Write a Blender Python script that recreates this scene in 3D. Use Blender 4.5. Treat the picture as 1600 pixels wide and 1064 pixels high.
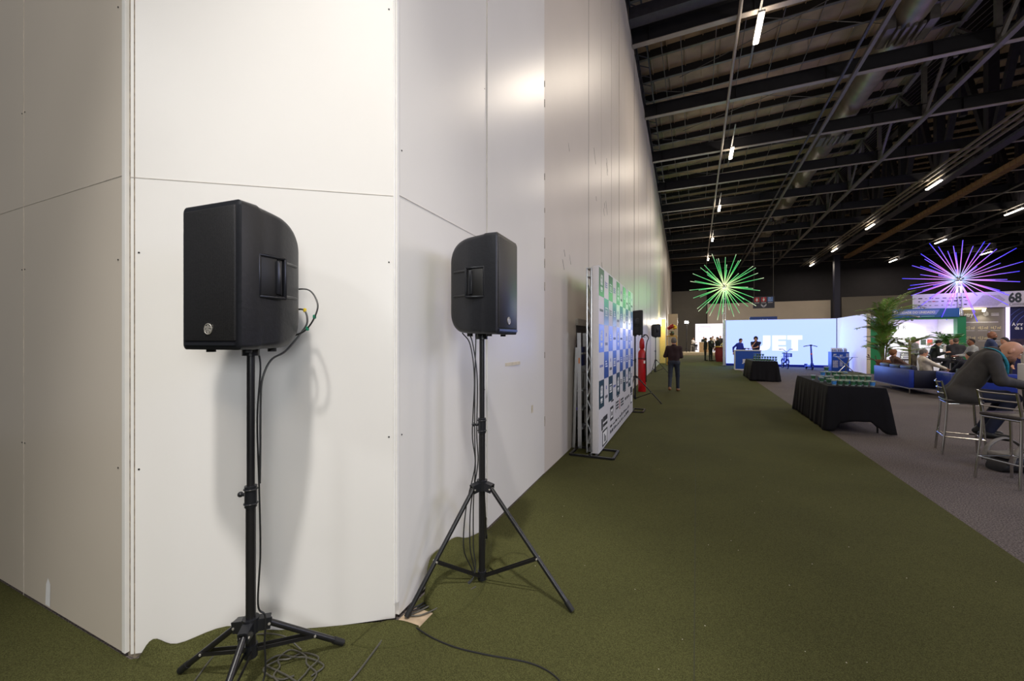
import bpy, bmesh, math, random
import numpy as np
from mathutils import Vector, Matrix, Euler

for o in list(bpy.data.objects):
    bpy.data.objects.remove(o)
SC = bpy.context.scene
COL = SC.collection
R = math.radians
PI = math.pi

# ------------------------------------------------------------------ camera, world, exposure, lights
YAW = math.atan(288 / 640)            # the hall runs along +Y, the camera looks 24 degrees to the left of it
cam = bpy.data.cameras.new('camera')
cam.sensor_width = 36.0
cam.lens = 36.0 * 640 / 1600
cam.clip_start = 0.05
cam.clip_end = 300
camo = bpy.data.objects.new('camera', cam)
COL.objects.link(camo)
camo.location = (0, 0, 1.55)
camo.rotation_euler = (R(90), 0, YAW)
SC.camera = camo

SC.view_settings.view_transform = 'Standard'
SC.view_settings.look = 'None'
SC.view_settings.gamma = 1.0
SC.view_settings.use_curve_mapping = False
SC.view_settings.exposure = 0.0
SC.cycles.use_denoising = True
SC.cycles.max_bounces = 7
SC.cycles.diffuse_bounces = 4
SC.cycles.transparent_max_bounces = 12
SC.cycles.caustics_reflective = False
SC.cycles.caustics_refractive = False
SC.cycles.sample_clamp_indirect = 6.0

wd = bpy.data.worlds.new('hall_surroundings')
SC.world = wd
wd.use_nodes = True
wd.node_tree.nodes['Background'].inputs[0].default_value = (0.86, 0.90, 1.0, 1)
wd.node_tree.nodes['Background'].inputs[1].default_value = 0.10


def lamp(name, loc, energy, color, size=(1.2, 0.2), aim=None, kind='AREA', parent=None, spread=180, radius=0.3, cone=70):
    l = bpy.data.lights.new(name, kind)
    l.energy = energy
    l.color = color
    if kind == 'AREA':
        l.shape = 'RECTANGLE'
        l.size, l.size_y = size
        l.spread = R(spread)
    else:
        l.shadow_soft_size = radius
    if kind == 'SPOT':
        l.spot_size = R(cone)
        l.spot_blend = 0.85
    o = bpy.data.objects.new(name, l)
    COL.objects.link(o)
    o.location = loc
    if parent is not None:
        o.parent = parent
    if aim is not None:
        d = Vector(aim) - Vector(loc)
        o.rotation_euler = d.to_track_quat('-Z', 'Y').to_euler()
    return o


WARM = (1.0, 0.86, 0.70)
# unseen fill lights added around the camera to brighten panels; spot follows the speaker shadow
lamp('unseen_spot', (0.05, -1.25, 8.8), 2300, (1.0, 0.97, 0.93), aim=(-1.62, 1.75, 0.25), kind='SPOT', radius=0.22, cone=30)
lamp('unseen_flood', (0.6, -2.2, 9.0), 25, (1.0, 0.94, 0.87), (2.0, 1.2), (-1.6, 1.8, 0.6))
lamp('unseen_flood', (5.0, -6.0, 9.0), 230, WARM, (3.0, 2.0), (-1.0, 2.0, 0))
lamp('unseen_fill', (2.6, -2.2, 2.4), 110, (0.95, 0.98, 1.0), (2.2, 1.2), (-1.6, 1.8, 0.9))
lamp('unseen_flood', (-3.0, -4.6, 6.2), 70, (0.97, 0.98, 1.0), (0.7, 0.7), (-1.6, 1.6, 0.9))
lamp('unseen_fill', (9.0, 4.0, 5.0), 240, (0.60, 0.66, 1.0), (4.0, 3.0), (-1.6, 6.0, 1.2))
lamp('unseen_fill', (13.0, 13.0, 6.0), 420, (0.95, 0.9, 0.9), (4.0, 3.0), (5, 16.0, 0))

# ------------------------------------------------------------------ tags and hierarchy
def tag(o, label=None, cat=None, group=None, kind=None):
    if label:
        o['label'] = label
    if cat:
        o['category'] = cat
    if group:
        o['group'] = group
    if kind:
        o['kind'] = kind
    return o


def thing(name, label, cat, loc=(0, 0, 0), rz=0.0, group=None):
    o = bpy.data.objects.new(name, None)
    o.empty_display_size = 0.1
    COL.objects.link(o)
    o.location = loc
    o.rotation_euler = (0, 0, rz)
    return tag(o, label, cat, group)


def copy_tree(o, parent=None):
    c = o.copy()
    COL.objects.link(c)
    if parent is not None:
        c.parent = parent
    for ch in list(o.children):
        copy_tree(ch, c)
    return c


# ------------------------------------------------------------------ materials
def lin(c):
    c = c / 255.0
    return c / 12.92 if c <= 0.04045 else ((c + 0.055) / 1.055) ** 2.4


def rgb(r, g, b):
    return (lin(r), lin(g), lin(b), 1)


MATS = {}


def mat(name, col, rough=0.6, metal=0.0, var=0.12, scale=18.0, bump=0.0, spec=0.5, alpha=1.0, trans=0.0, coat=0.0, emit=None, emit_s=0.0, detail=4.0):
    if name in MATS:
        return MATS[name]
    m = bpy.data.materials.new(name)
    m.use_nodes = True
    nt = m.node_tree
    b = nt.nodes['Principled BSDF']
    b.inputs['Roughness'].default_value = rough
    b.inputs['Metallic'].default_value = metal
    b.inputs['Specular IOR Level'].default_value = spec
    b.inputs['Transmission Weight'].default_value = trans
    b.inputs['Coat Weight'].default_value = coat
    b.inputs['Alpha'].default_value = alpha
    tc = nt.nodes.new('ShaderNodeTexCoord')
    nz = nt.nodes.new('ShaderNodeTexNoise')
    nz.inputs['Scale'].default_value = scale
    nz.inputs['Detail'].default_value = detail
    nt.links.new(tc.outputs['Object'], nz.inputs['Vector'])
    rp = nt.nodes.new('ShaderNodeValToRGB')
    c = Vector(col[:3])
    rp.color_ramp.elements[0].position = 0.3
    rp.color_ramp.elements[1].position = 0.7
    rp.color_ramp.elements[0].color = (*(c * (1 - var)), 1)
    rp.color_ramp.elements[1].color = (*(c * (1 + var)), 1)
    nt.links.new(nz.outputs['Fac'], rp.inputs['Fac'])
    nt.links.new(rp.outputs['Color'], b.inputs['Base Color'])
    if bump:
        bp = nt.nodes.new('ShaderNodeBump')
        bp.inputs['Strength'].default_value = bump
        bp.inputs['Distance'].default_value = 0.01
        nt.links.new(nz.outputs['Fac'], bp.inputs['Height'])
        nt.links.new(bp.outputs['Normal'], b.inputs['Normal'])
    if emit:
        b.inputs['Emission Color'].default_value = (*emit[:3], 1)
        b.inputs['Emission Strength'].default_value = emit_s
    MATS[name] = m
    return m


def two_tone(name, c1, c2, scale, lo=0.42, hi=0.58, rough=0.95, bump=0.4, dist=0.006, big=None, spec=0.1):
    """speckled cloth-like surface: fine noise between two colours, with broad worn patches"""
    m = bpy.data.materials.new(name)
    m.use_nodes = True
    nt = m.node_tree
    b = nt.nodes['Principled BSDF']
    b.inputs['Roughness'].default_value = rough
    b.inputs['Specular IOR Level'].default_value = spec
    tc = nt.nodes.new('ShaderNodeTexCoord')
    nz = nt.nodes.new('ShaderNodeTexNoise')
    nz.inputs['Scale'].default_value = scale
    nz.inputs['Detail'].default_value = 6
    nz.inputs['Roughness'].default_value = 0.7
    nt.links.new(tc.outputs['Object'], nz.inputs['Vector'])
    rp = nt.nodes.new('ShaderNodeValToRGB')
    rp.color_ramp.elements[0].position = lo
    rp.color_ramp.elements[1].position = hi
    rp.color_ramp.elements[0].color = c1
    rp.color_ramp.elements[1].color = c2
    nt.links.new(nz.outputs['Fac'], rp.inputs['Fac'])
    out = rp.outputs['Color']
    if big:
        n2 = nt.nodes.new('ShaderNodeTexNoise')
        n2.inputs['Scale'].default_value = big
        n2.inputs['Detail'].default_value = 5
        nt.links.new(tc.outputs['Object'], n2.inputs['Vector'])
        r2 = nt.nodes.new('ShaderNodeValToRGB')
        r2.color_ramp.elements[0].color = (0.90, 0.90, 0.90, 1)
        r2.color_ramp.elements[1].color = (1.07, 1.07, 1.05, 1)
        r2.color_ramp.elements[0].position = 0.35
        r2.color_ramp.elements[1].position = 0.65
        nt.links.new(n2.outputs['Fac'], r2.inputs['Fac'])
        mx = nt.nodes.new('ShaderNodeMix')
        mx.data_type = 'RGBA'
        mx.blend_type = 'MULTIPLY'
        mx.inputs['Factor'].default_value = 1.0
        nt.links.new(out, mx.inputs['A'])
        nt.links.new(r2.outputs['Color'], mx.inputs['B'])
        out = mx.outputs['Result']
    nt.links.new(out, b.inputs['Base Color'])
    bp = nt.nodes.new('ShaderNodeBump')
    bp.inputs['Strength'].default_value = bump
    bp.inputs['Distance'].default_value = dist
    nt.links.new(nz.outputs['Fac'], bp.inputs['Height'])
    nt.links.new(bp.outputs['Normal'], b.inputs['Normal'])
    MATS[name] = m
    return m


def glow(name, col, strength):
    m = bpy.data.materials.new(name)
    m.use_nodes = True
    nt = m.node_tree
    b = nt.nodes['Principled BSDF']
    b.inputs['Base Color'].default_value = (0.05, 0.05, 0.05, 1)
    b.inputs['Emission Color'].default_value = (*col[:3], 1)
    b.inputs['Emission Strength'].default_value = strength
    MATS[name] = m
    return m


BEIGE_PANEL = mat('beige_laminate', rgb(206, 196, 182), rough=0.30, var=0.03, scale=1.0, bump=0.03, spec=0.5)  # beige, darker than the other white panels
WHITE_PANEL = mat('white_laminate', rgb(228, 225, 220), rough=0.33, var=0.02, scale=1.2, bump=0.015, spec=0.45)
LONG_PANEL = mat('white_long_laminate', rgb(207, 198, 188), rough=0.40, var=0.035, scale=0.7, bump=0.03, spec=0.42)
SEAM = mat('seam_grey', rgb(120, 116, 110), rough=0.7)
SEAM_SOFT = mat('seam_pale', rgb(190, 182, 172), rough=0.7)
TRIM = mat('white_trim', rgb(236, 234, 230), rough=0.3, var=0.02)
DIRT = mat('dirty_edge', rgb(150, 138, 120), rough=0.9, var=0.35, scale=40)
GREEN_CARPET = two_tone('green_carpet_pile', rgb(53, 54, 29), rgb(83, 83, 49), 230, big=0.9, bump=0.4)
FLAP = two_tone('green_carpet_offcut', rgb(58, 58, 34), rgb(94, 92, 58), 170, big=3.0, bump=0.4)
GREY_CARPET = two_tone('grey_carpet_tiles', rgb(46, 43, 44), rgb(128, 119, 116), 85, lo=0.38, hi=0.64, big=0.8, bump=0.4)
CONCRETE = mat('bare_floor', rgb(170, 150, 125), rough=0.9, var=0.2)
STEEL = mat('painted_roof_steel', rgb(52, 50, 56), rough=0.55, var=0.2, scale=6)
STEEL_LIGHT = mat('grey_roof_steel', rgb(96, 92, 88), rough=0.5, var=0.15, scale=6)
FLANGE = mat('pale_pipe_lit_flange_steel', rgb(140, 130, 120), rough=0.45, var=0.1, scale=3)  # paler tone paints light onto the beam undersides; also the pale pipe
WEB = mat('shaded_web_steel', rgb(24, 23, 27), rough=0.6, var=0.2, scale=4)  # near-black tone paints shade onto the beam sides
PURLIN = mat('shaded_purlin_steel', rgb(22, 21, 23), rough=0.6, var=0.2, scale=4)  # near-black tone paints shade onto the purlin sides
DECK = mat('brown_roof_sheet', rgb(150, 130, 104), rough=0.7, var=0.25, scale=1.6)
DUCT = mat('duct_steel', rgb(128, 118, 102), rough=0.45, metal=0.4, var=0.15, scale=3)
ORANGE_DUCT = mat('tan_duct', rgb(128, 96, 60), rough=0.5, metal=0.2, var=0.15, scale=3)
HALLDARK = mat('dark_hall_cladding', rgb(27, 25, 31), rough=0.8, var=0.2, scale=2)
BEIGE = mat('beige_partition', rgb(196, 184, 168), rough=0.6, var=0.04, scale=1)
GREYWALL = mat('grey_partition', rgb(128, 122, 112), rough=0.6, var=0.05, scale=1)
BLACK_PLASTIC = mat('black_cabinet_plastic', rgb(23, 24, 29), rough=0.42, var=0.15, scale=60, bump=0.08)
BLACK_SMOOTH = mat('black_satin_plastic', rgb(28, 29, 33), rough=0.28, var=0.08, scale=20)
BLACK_METAL = mat('black_powder_coat', rgb(24, 23, 25), rough=0.36, var=0.12, scale=40)
RUBBER = mat('black_rubber', rgb(18, 18, 18), rough=0.6)
CABLE = mat('black_cable', rgb(26, 26, 26), rough=0.45)
CABLE_GREY = mat('grey_cable', rgb(70, 68, 60), rough=0.5)
SILVER = mat('silver_badge', rgb(205, 200, 190), rough=0.3, metal=0.6)
ALU = mat('aluminium', rgb(200, 203, 206), rough=0.28, metal=0.9, var=0.05)
CHROME = mat('chrome', rgb(205, 203, 198), rough=0.14, metal=1.0, var=0.03)
TAPE_G = mat('green_tape', rgb(30, 130, 95), rough=0.5)
TAPE_Y = mat('yellow_tape', rgb(220, 190, 40), rough=0.5)
ORANGE = mat('orange_sticker', rgb(226, 130, 50), rough=0.5)
PURPLE = mat('purple_strap', rgb(70, 50, 150), rough=0.6)
RED = mat('red_enamel', rgb(178, 22, 28), rough=0.3, var=0.05)
BLACKCLOTH = mat('black_cloth', rgb(15, 14, 19), rough=0.85, spec=0.25, var=0.12, scale=8)
BLUE_LEATHER = mat('blue_leather', rgb(30, 54, 150), rough=0.38, var=0.12, scale=7, bump=0.1)
NAVY_LEATHER = mat('navy_leather', rgb(17, 20, 42), rough=0.4, var=0.1, scale=7, bump=0.1)
WHITE_P = mat('white_paint', rgb(235, 235, 235), rough=0.5, var=0.02)
PAPER = mat('white_paper', rgb(232, 226, 218), rough=0.7, var=0.03)
SKIN = mat('skin', rgb(206, 152, 122), rough=0.5, var=0.06, scale=30)
SKIN_D = mat('brown_skin', rgb(140, 92, 66), rough=0.5, var=0.06, scale=30)
EYEW = mat('eye_white', rgb(230, 225, 220), rough=0.3)
DARK = mat('near_black', rgb(14, 13, 13), rough=0.5)
GOLD = mat('gold', rgb(212, 165, 60), rough=0.3, metal=0.6)


# ------------------------------------------------------------------ mesh builder
class MB:
    def __init__(self):
        self.v, self.f, self.mi, self.cur = [], [], [], 0

    def mat(self, i):
        self.cur = i
        return self

    def add(self, vs, fs):
        n = len(self.v)
        self.v += [tuple(p) for p in vs]
        for q in fs:
            self.f.append(tuple(n + i for i in q))
            self.mi.append(self.cur)
        return self

    def box(self, c, s, rot=None):
        cx, cy, cz = c
        hx, hy, hz = s[0] / 2, s[1] / 2, s[2] / 2
        P = [Vector((x * hx, y * hy, z * hz)) for z in (-1, 1) for y in (-1, 1) for x in (-1, 1)]
        if rot is not None:
            mt = Euler(rot).to_matrix() if not isinstance(rot, Matrix) else rot
            P = [mt @ p for p in P]
        P = [p + Vector(c) for p in P]
        return self.add(P, [(0, 2, 3, 1), (4, 5, 7, 6), (0, 1, 5, 4), (2, 6, 7, 3), (0, 4, 6, 2), (1, 3, 7, 5)])

    def span(self, a, b):
        return self.box([(a[i] + b[i]) / 2 for i in range(3)], [abs(b[i] - a[i]) for i in range(3)])

    def rbox(self, c, s, r=0.01, rot=None, seg=2):
        """a box with rounded edges"""
        bm = bmesh.new()
        bmesh.ops.create_cube(bm, size=1.0)
        for v in bm.verts:
            v.co = Vector((v.co.x * s[0], v.co.y * s[1], v.co.z * s[2]))
        bmesh.ops.bevel(bm, geom=bm.edges[:], offset=min(r, min(s) * 0.49), segments=seg, profile=0.5, affect='EDGES')
        mt = Euler(rot).to_matrix() if rot is not None and not isinstance(rot, Matrix) else (rot or Matrix.Identity(3))
        bm.verts.index_update()
        self.add([mt @ v.co + Vector(c) for v in bm.verts], [[v.index for v in f.verts] for f in bm.faces])
        bm.free()
        return self

    @staticmethod
    def frame(d):
        d = d.normalized()
        u = Vector((0, 0, 1)) if abs(d.z) < 0.9 else Vector((1, 0, 0))
        x = d.cross(u).normalized()
        return x, x.cross(d).normalized()

    def bar(self, p, q, w, h=None):
        h = h or w
        p, q = Vector(p), Vector(q)
        x, y = self.frame(q - p)
        vs = [b + x * (i * w / 2) + y * (j * h / 2) for b in (p, q) for (i, j) in ((-1, -1), (1, -1), (1, 1), (-1, 1))]
        return self.add(vs, [(3, 2, 1, 0), (4, 5, 6, 7), (0, 1, 5, 4), (1, 2, 6, 5), (2, 3, 7, 6), (3, 0, 4, 7)])

    def tube(self, pts, r, n=8, cap=True, closed=False):
        pts = [Vector(p) for p in pts]
        rr = r if isinstance(r, (list, tuple)) else [r] * len(pts)
        m = len(pts)
        vs, fs = [], []
        x = None
        for i, p in enumerate(pts):
            if closed:
                d = pts[(i + 1) % m] - pts[i - 1]
            else:
                d = pts[min(i + 1, m - 1)] - pts[max(i - 1, 0)]
            if d.length < 1e-9:
                d = Vector((0, 0, 1))
            d.normalize()
            if x is None:
                x, y = self.frame(d)
            else:
                x = (x - d * x.dot(d))
                if x.length < 1e-6:
                    x, y = self.frame(d)
                x.normalize()
                y = x.cross(d).normalized()
            vs += [p + (x * math.cos(2 * PI * k / n) + y * math.sin(2 * PI * k / n)) * rr[i] for k in range(n)]
        rng = range(m) if closed else range(m - 1)
        for i in rng:
            j = (i + 1) % m
            for k in range(n):
                fs.append((i * n + k, j * n + k, j * n + (k + 1) % n, i * n + (k + 1) % n))
        if cap and not closed:
            fs.append(tuple(range(n)))
            fs.append(tuple((m - 1) * n + k for k in reversed(range(n))))
        return self.add(vs, fs)

    def cyl(self, p, q, r, n=16, r2=None):
        return self.tube([p, q], [r, r if r2 is None else r2], n)

    def lathe(self, prof, n=20, c=(0, 0, 0)):
        vs, fs = [], []
        for (r, z) in prof:
            vs += [(c[0] + r * math.cos(2 * PI * k / n), c[1] + r * math.sin(2 * PI * k / n), c[2] + z) for k in range(n)]
        for i in range(len(prof) - 1):
            for k in range(n):
                fs.append((i * n + k, i * n + (k + 1) % n, (i + 1) * n + (k + 1) % n, (i + 1) * n + k))
        fs.append(tuple(reversed(range(n))))
        fs.append(tuple((len(prof) - 1) * n + k for k in range(n)))
        return self.add(vs, fs)

    def ball(self, c, r, n=12, m=8):
        r = r if isinstance(r, (tuple, list)) else (r, r, r)
        vs = [(c[0], c[1], c[2] - r[2])]
        for j in range(1, m):
            t = -PI / 2 + PI * j / m
            vs += [(c[0] + r[0] * math.cos(t) * math.cos(2 * PI * k / n), c[1] + r[1] * math.cos(t) * math.sin(2 * PI * k / n), c[2] + r[2] * math.sin(t)) for k in range(n)]
        vs.append((c[0], c[1], c[2] + r[2]))
        fs = [(0, 1 + (k + 1) % n, 1 + k) for k in range(n)]
        for j in range(m - 2):
            for k in range(n):
                a = 1 + j * n
                fs.append((a + k, a + (k + 1) % n, a + n + (k + 1) % n, a + n + k))
        a = 1 + (m - 2) * n
        fs += [(a + k, a + (k + 1) % n, len(vs) - 1) for k in range(n)]
        return self.add(vs, fs)

    def prism(self, poly, a, b, axis='z'):
        """a polygon (list of 2-D points) extruded between a and b along an axis"""
        def P(u, v, w):
            return {'z': (u, v, w), 'y': (u, w, v), 'x': (w, u, v)}[axis]
        n = len(poly)
        vs = [P(u, v, a) for u, v in poly] + [P(u, v, b) for u, v in poly]
        fs = [tuple(reversed(range(n))), tuple(range(n, 2 * n))] + [(i, (i + 1) % n, n + (i + 1) % n, n + i) for i in range(n)]
        return self.add(vs, fs)

    def grid(self, rows, closed=False):
        m, n = len(rows), len(rows[0])
        vs = [p for r in rows for p in r]
        fs = []
        for i in range(m - 1):
            for k in range(n if closed else n - 1):
                fs.append((i * n + k, i * n + (k + 1) % n, (i + 1) * n + (k + 1) % n, (i + 1) * n + k))
        return self.add(vs, fs)

    def torus(self, c, R_, r, axis=(0, 0, 1), n=24, k=8):
        x, y = self.frame(Vector(axis))
        c = Vector(c)
        return self.tube([c + (x * math.cos(2 * PI * i / n) + y * math.sin(2 * PI * i / n)) * R_ for i in range(n)], r, k, closed=True)

    def build(self, name, mats, parent=None, loc=None, rz=None, smooth=40, fix=True):
        me = bpy.data.meshes.new(name)
        me.from_pydata([tuple(p) for p in self.v], [], self.f)
        mats = mats if isinstance(mats, (list, tuple)) else [mats]
        for m in mats:
            me.materials.append(m)
        if len(mats) > 1:
            me.polygons.foreach_set('material_index', self.mi)
        if fix:
            bm = bmesh.new()
            bm.from_mesh(me)
            bmesh.ops.recalc_face_normals(bm, faces=bm.faces[:])
            bm.to_mesh(me)
            bm.free()
        if smooth:
            me.polygons.foreach_set('use_smooth', [True] * len(me.polygons))
            me.set_sharp_from_angle(angle=R(smooth))
        me.update()
        o = bpy.data.objects.new(name, me)
        COL.objects.link(o)
        if parent is not None:
            o.parent = parent
        if loc is not None:
            o.location = loc
        if rz is not None:
            o.rotation_euler = (0, 0, rz)
        return o


def struct(mb, name, mats, **kw):
    return tag(mb.build(name, mats, **kw), kind='structure')


def text(name, body, size, m, parent=None, loc=(0, 0, 0), rot=(0, 0, 0), ext=0.004, bold=0.0, align='LEFT', sx=1.0):
    c = bpy.data.curves.new(name, 'FONT')
    c.body = body
    c.size = size
    c.extrude = ext
    c.offset = bold
    c.align_x = align
    c.materials.append(m)
    o = bpy.data.objects.new(name, c)
    COL.objects.link(o)
    if parent is not None:
        o.parent = parent
    o.location = loc
    o.rotation_euler = rot
    o.scale = (sx, 1, 1)
    return o


def spline(pts, n=8):
    """Catmull-Rom through the points"""
    P = [Vector(p) for p in pts]
    P = [P[0] * 2 - P[1]] + P + [P[-1] * 2 - P[-2]]
    out = []
    for i in range(1, len(P) - 2):
        for k in range(n):
            t = k / n
            a, b, c, d = P[i - 1], P[i], P[i + 1], P[i + 2]
            out.append(0.5 * ((2 * b) + (c - a) * t + (2 * a - 5 * b + 4 * c - d) * t * t + (3 * b - a - 3 * c + d) * t ** 3))
    out.append(P[-2])
    return out


# ------------------------------------------------------------------ the setting
def wx(y):
    return -1.585 - 0.026 * (y - 3.3)


struct(MB().span((-10, -16, -0.15), (36, 66, 0)), 'floor', GREY_CARPET)

gc = MB()
gc.prism([(-8.6, -16), (2.07, -16), (2.07, 46.5), (wx(46.5) + 0.01, 46.5), (wx(6) + 0.005, 6), (-1.60, 4.4), (-1.55, 3.0), (-1.50, 1.79), (-2.50, 1.05), (-8.6, 1.045)], 0.0, 0.006)
gco = tag(gc.build('green_carpet', GREEN_CARPET), 'olive green carpet laid along the long white wall', 'carpet')
MB().span((-0.012, 1.0, 0.0058), (-0.006, 40, 0.0064)).build('seam', mat('carpet_seam', rgb(50, 51, 28), rough=0.95), gco)
lint = MB()
_r = random.Random(9)
for _i in range(44):
    _x, _y = _r.uniform(-1.2, 2.0), _r.uniform(1.6, 6.5)
    lint.rbox((_x, _y, 0.0080), (_r.uniform(0.003, 0.006), _r.uniform(0.003, 0.006), 0.003), 0.001, (0, 0, _r.uniform(0, 3)), seg=1)
tag(lint.build('litter', mat('pale_lint', rgb(190, 184, 168), rough=0.9)), 'tiny pale specks of lint scattered on the green carpet', 'litter', kind='stuff')


def panel(mb, p, q, z0, z1, t, gap=0.0):
    """a wall panel whose face runs from p to q; the thickness goes to the left of that direction"""
    p, q = Vector((p[0], p[1], 0)), Vector((q[0], q[1], 0))
    d = (q - p).normalized()
    n = Vector((-d.y, d.x, 0)) * t
    a, b = p + d * gap, q - d * gap
    poly = [(a.x, a.y), (b.x, b.y), (b.x + n.x, b.y + n.y), (a.x + n.x, a.y + n.y)]
    mb.prism(poly, z0, z1)


HW = 11.0
CL, CL2, CR = (-2.57, 1.05), (-2.515, 1.058), (-1.515, 1.795)
# return wall at the far left
mb = MB()
for a, b in ((-2.57, -3.72), (-3.72, -4.94), (-4.94, -6.16), (-6.16, -7.4), (-7.4, -8.6)):
    panel(mb, (b, 1.05), (a, 1.05), 0.02, 2.36, 0.09, 0.0006)
    panel(mb, (b, 1.05), (a, 1.05), 2.36, HW, 0.09, 0.0006)
wl = struct(mb, 'wall_left', BEIGE_PANEL, smooth=0)
m2 = MB()
m2.box((-3.7, 1.0492, 2.361), (2.3, 0.002, 0.003))
m2.box((-3.72, 1.0492, 5), (0.003, 0.002, 10))
m2.build('seam_lines', SEAM_SOFT, wl)
m3 = MB()
for x, z in ((-3.70, 2.93), (-3.74, 2.93), (-3.70, 1.98), (-3.74, 1.98), (-3.70, 0.93), (-3.74, 0.93), (-2.61, 3.2), (-2.61, 1.95), (-2.61, 0.92)):
    m3.cyl((x, 1.0495, z), (x, 1.0475, z), 0.004, 8)
m3.build('screw_heads', DARK, wl)
m4 = MB()
m4.add([(-3.42, 1.0485, 0.03), (-3.36, 1.0485, 0.03), (-3.355, 1.0485, 0.16), (-3.385, 1.0485, 0.19), (-3.41, 1.0485, 0.15)], [(0, 1, 2, 3, 4)])
m4.build('worn_patch', WHITE_P, wl)

# panel behind the near speaker
mb = MB()
panel(mb, CL2, CR, 0.02, 2.345, 0.08)
panel(mb, CL2, CR, 2.345, HW, 0.08)
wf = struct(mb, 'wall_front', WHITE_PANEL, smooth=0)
fd = (Vector((CR[0] - CL2[0], CR[1] - CL2[1], 0))).normalized()
fn = Vector((fd.y, -fd.x, 0))
fo = Vector((CL2[0], CL2[1], 0))


def onfront(s, z, off=0.0):
    p = fo + fd * s + fn * off
    return (p.x, p.y, z)


m2 = MB()
m2.bar(onfront(0.0, 2.346, 0.0), onfront(1.238, 2.346, 0.0), 0.003, 0.003)
m2.build('seam_line', SEAM_SOFT, wf)
m3 = MB()
for s, z in ((1.21, 1.98), (1.21, 1.02), (1.21, 3.37), (0.035, 1.98), (0.035, 0.92)):
    m3.cyl(onfront(s, z, -0.001), onfront(s, z, 0.002), 0.0045, 8)
m3.build('screw_heads', DARK, wf)

# corner strips
mb = MB()
mb.span((-2.572, 1.048, 0.02), (-2.545, 1.075, HW))
struct(mb, 'trim_1', TRIM)
mb = MB()
mb.span((-2.56, 1.066, 0.0), (-2.50, 1.13, HW))
struct(mb, 'trim_2', DIRT)
mb = MB()
mb.tube([(CR[0] - 0.006, CR[1] + 0.0, 0.10), (CR[0] - 0.006, CR[1] + 0.0, HW)], 0.007, 8)
mb.span((CR[0] - 0.003, CR[1] + 0.008, 0.10), (CR[0] + 0.008, CR[1] + 0.024, HW))
struct(mb, 'trim_3', TRIM)

# wall beside the second speaker
mb = MB()
panel(mb, (-1.513, 1.825), (-1.575, 2.985), 0.02, 2.36, 0.08)
panel(mb, (-1.513, 1.825), (-1.575, 2.985), 2.36, HW, 0.08)
panel(mb, (-1.566, 2.992), (-1.612, 4.50), 0.01, HW, 0.09)
wn = struct(mb, 'wall_near', WHITE_PANEL, smooth=0)
m2 = MB()
m2.bar((-1.5125, 1.83, 2.361), (-1.574, 2.98, 2.361), 0.003, 0.003)
m2.build('seam_line', SEAM_SOFT, wn)
m3 = MB()
for y, z in ((1.85, 2.62), (1.85, 1.02), (2.95, 1.15), (2.95, 3.6)):
    x = -1.513 - 0.0534 * (y - 1.825)
    m3.cyl((x - 0.001, y, z), (x + 0.002, y, z), 0.0045, 8)
m3.build('screw_heads', DARK, wn)

m3 = MB()
m3.span((-1.5855, 3.34, 1.315), (-1.577, 3.70, 1.345))
m3.span((-1.60, 4.05, 0.78), (-1.592, 4.09, 0.86))
m3.build('tape_mark', mat('old_tape', rgb(206, 196, 176), rough=0.7), wn)

# the long wall down the hall
mb = MB()
ys = [4.51] + [5.7 + 1.2 * i for i in range(46)]
for a, b in zip(ys[:-1], ys[1:]):
    j = random.Random(int(a * 10)).uniform(-0.006, 0.006)
    panel(mb, (wx(a) + j, a), (wx(b) - j, b), 0.0, HW, 0.08, 0.0015)
wlong = struct(mb, 'wall_right', LONG_PANEL, smooth=0)
m2 = MB()
for y in (6.9, 13.9, 20.9, 29.7):
    m2.box((wx(y), y, 5.5), (0.016, 0.012, 10.9))
m2.build('seam_lines', SEAM, wlong)
m3 = MB()
rnd = random.Random(4)
for i in range(14):
    y = rnd.uniform(4.6, 9)
    z = rnd.uniform(2.4, 6)
    L = rnd.uniform(0.03, 0.28)
    m3.bar((wx(y) + 0.002, y, z), (wx(y) + 0.002, y + L * 0.6, z - L), 0.003)
m3.build('scratches', SEAM, wlong)
# worn edge where the long wall meets the near panels
m3 = MB()
for i in range(12):
    z = rnd.uniform(0.3, 7)
    m3.box((-1.611, 4.505, z), (0.006, 0.012, rnd.uniform(0.03, 0.16)))
m3.build('chipped_edge', DIRT, wlong)

# dark building shell outside the partition, the back of the hall
struct(MB().span((-3.6, 8, 0), (-3.4, 66, 14)), 'wall_west', HALLDARK)
bk = MB()
bk.span((-3.6, 62.0, 0), (36, 62.3, 18))
struct(bk, 'wall_back', HALLDARK)
struct(MB().span((36, 18, 0), (36.3, 62.3, 18)), 'wall_east', HALLDARK)

# roof: sheet deck, purlins, beams, trusses
prof = [(-3.5, 12.6), (8.6, 13.0), (12.4, 16.4), (36, 17.6)]


def deck_z(x):
    for (x0, z0), (x1, z1) in zip(prof[:-1], prof[1:]):
        if x <= x1:
            return z0 + (z1 - z0) * (x - x0) / (x1 - x0)
    return prof[-1][1]


mb = MB()
for (x0, z0), (x1, z1) in zip(prof[:-1], prof[1:]):
    mb.prism([(x0, z0), (x1, z1), (x1, z1 + 0.15), (x0, z0 + 0.15)], -16, 64, 'y')
    x = x0
    while x < min(x1, 22):                                  # standing ribs of the sheet
        mb.bar((x, -16, deck_z(x) - 0.02), (x, 64, deck_z(x) - 0.02), 0.03, 0.06)
        x += 0.62
struct(mb, 'ceiling', DECK, smooth=0)

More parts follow.
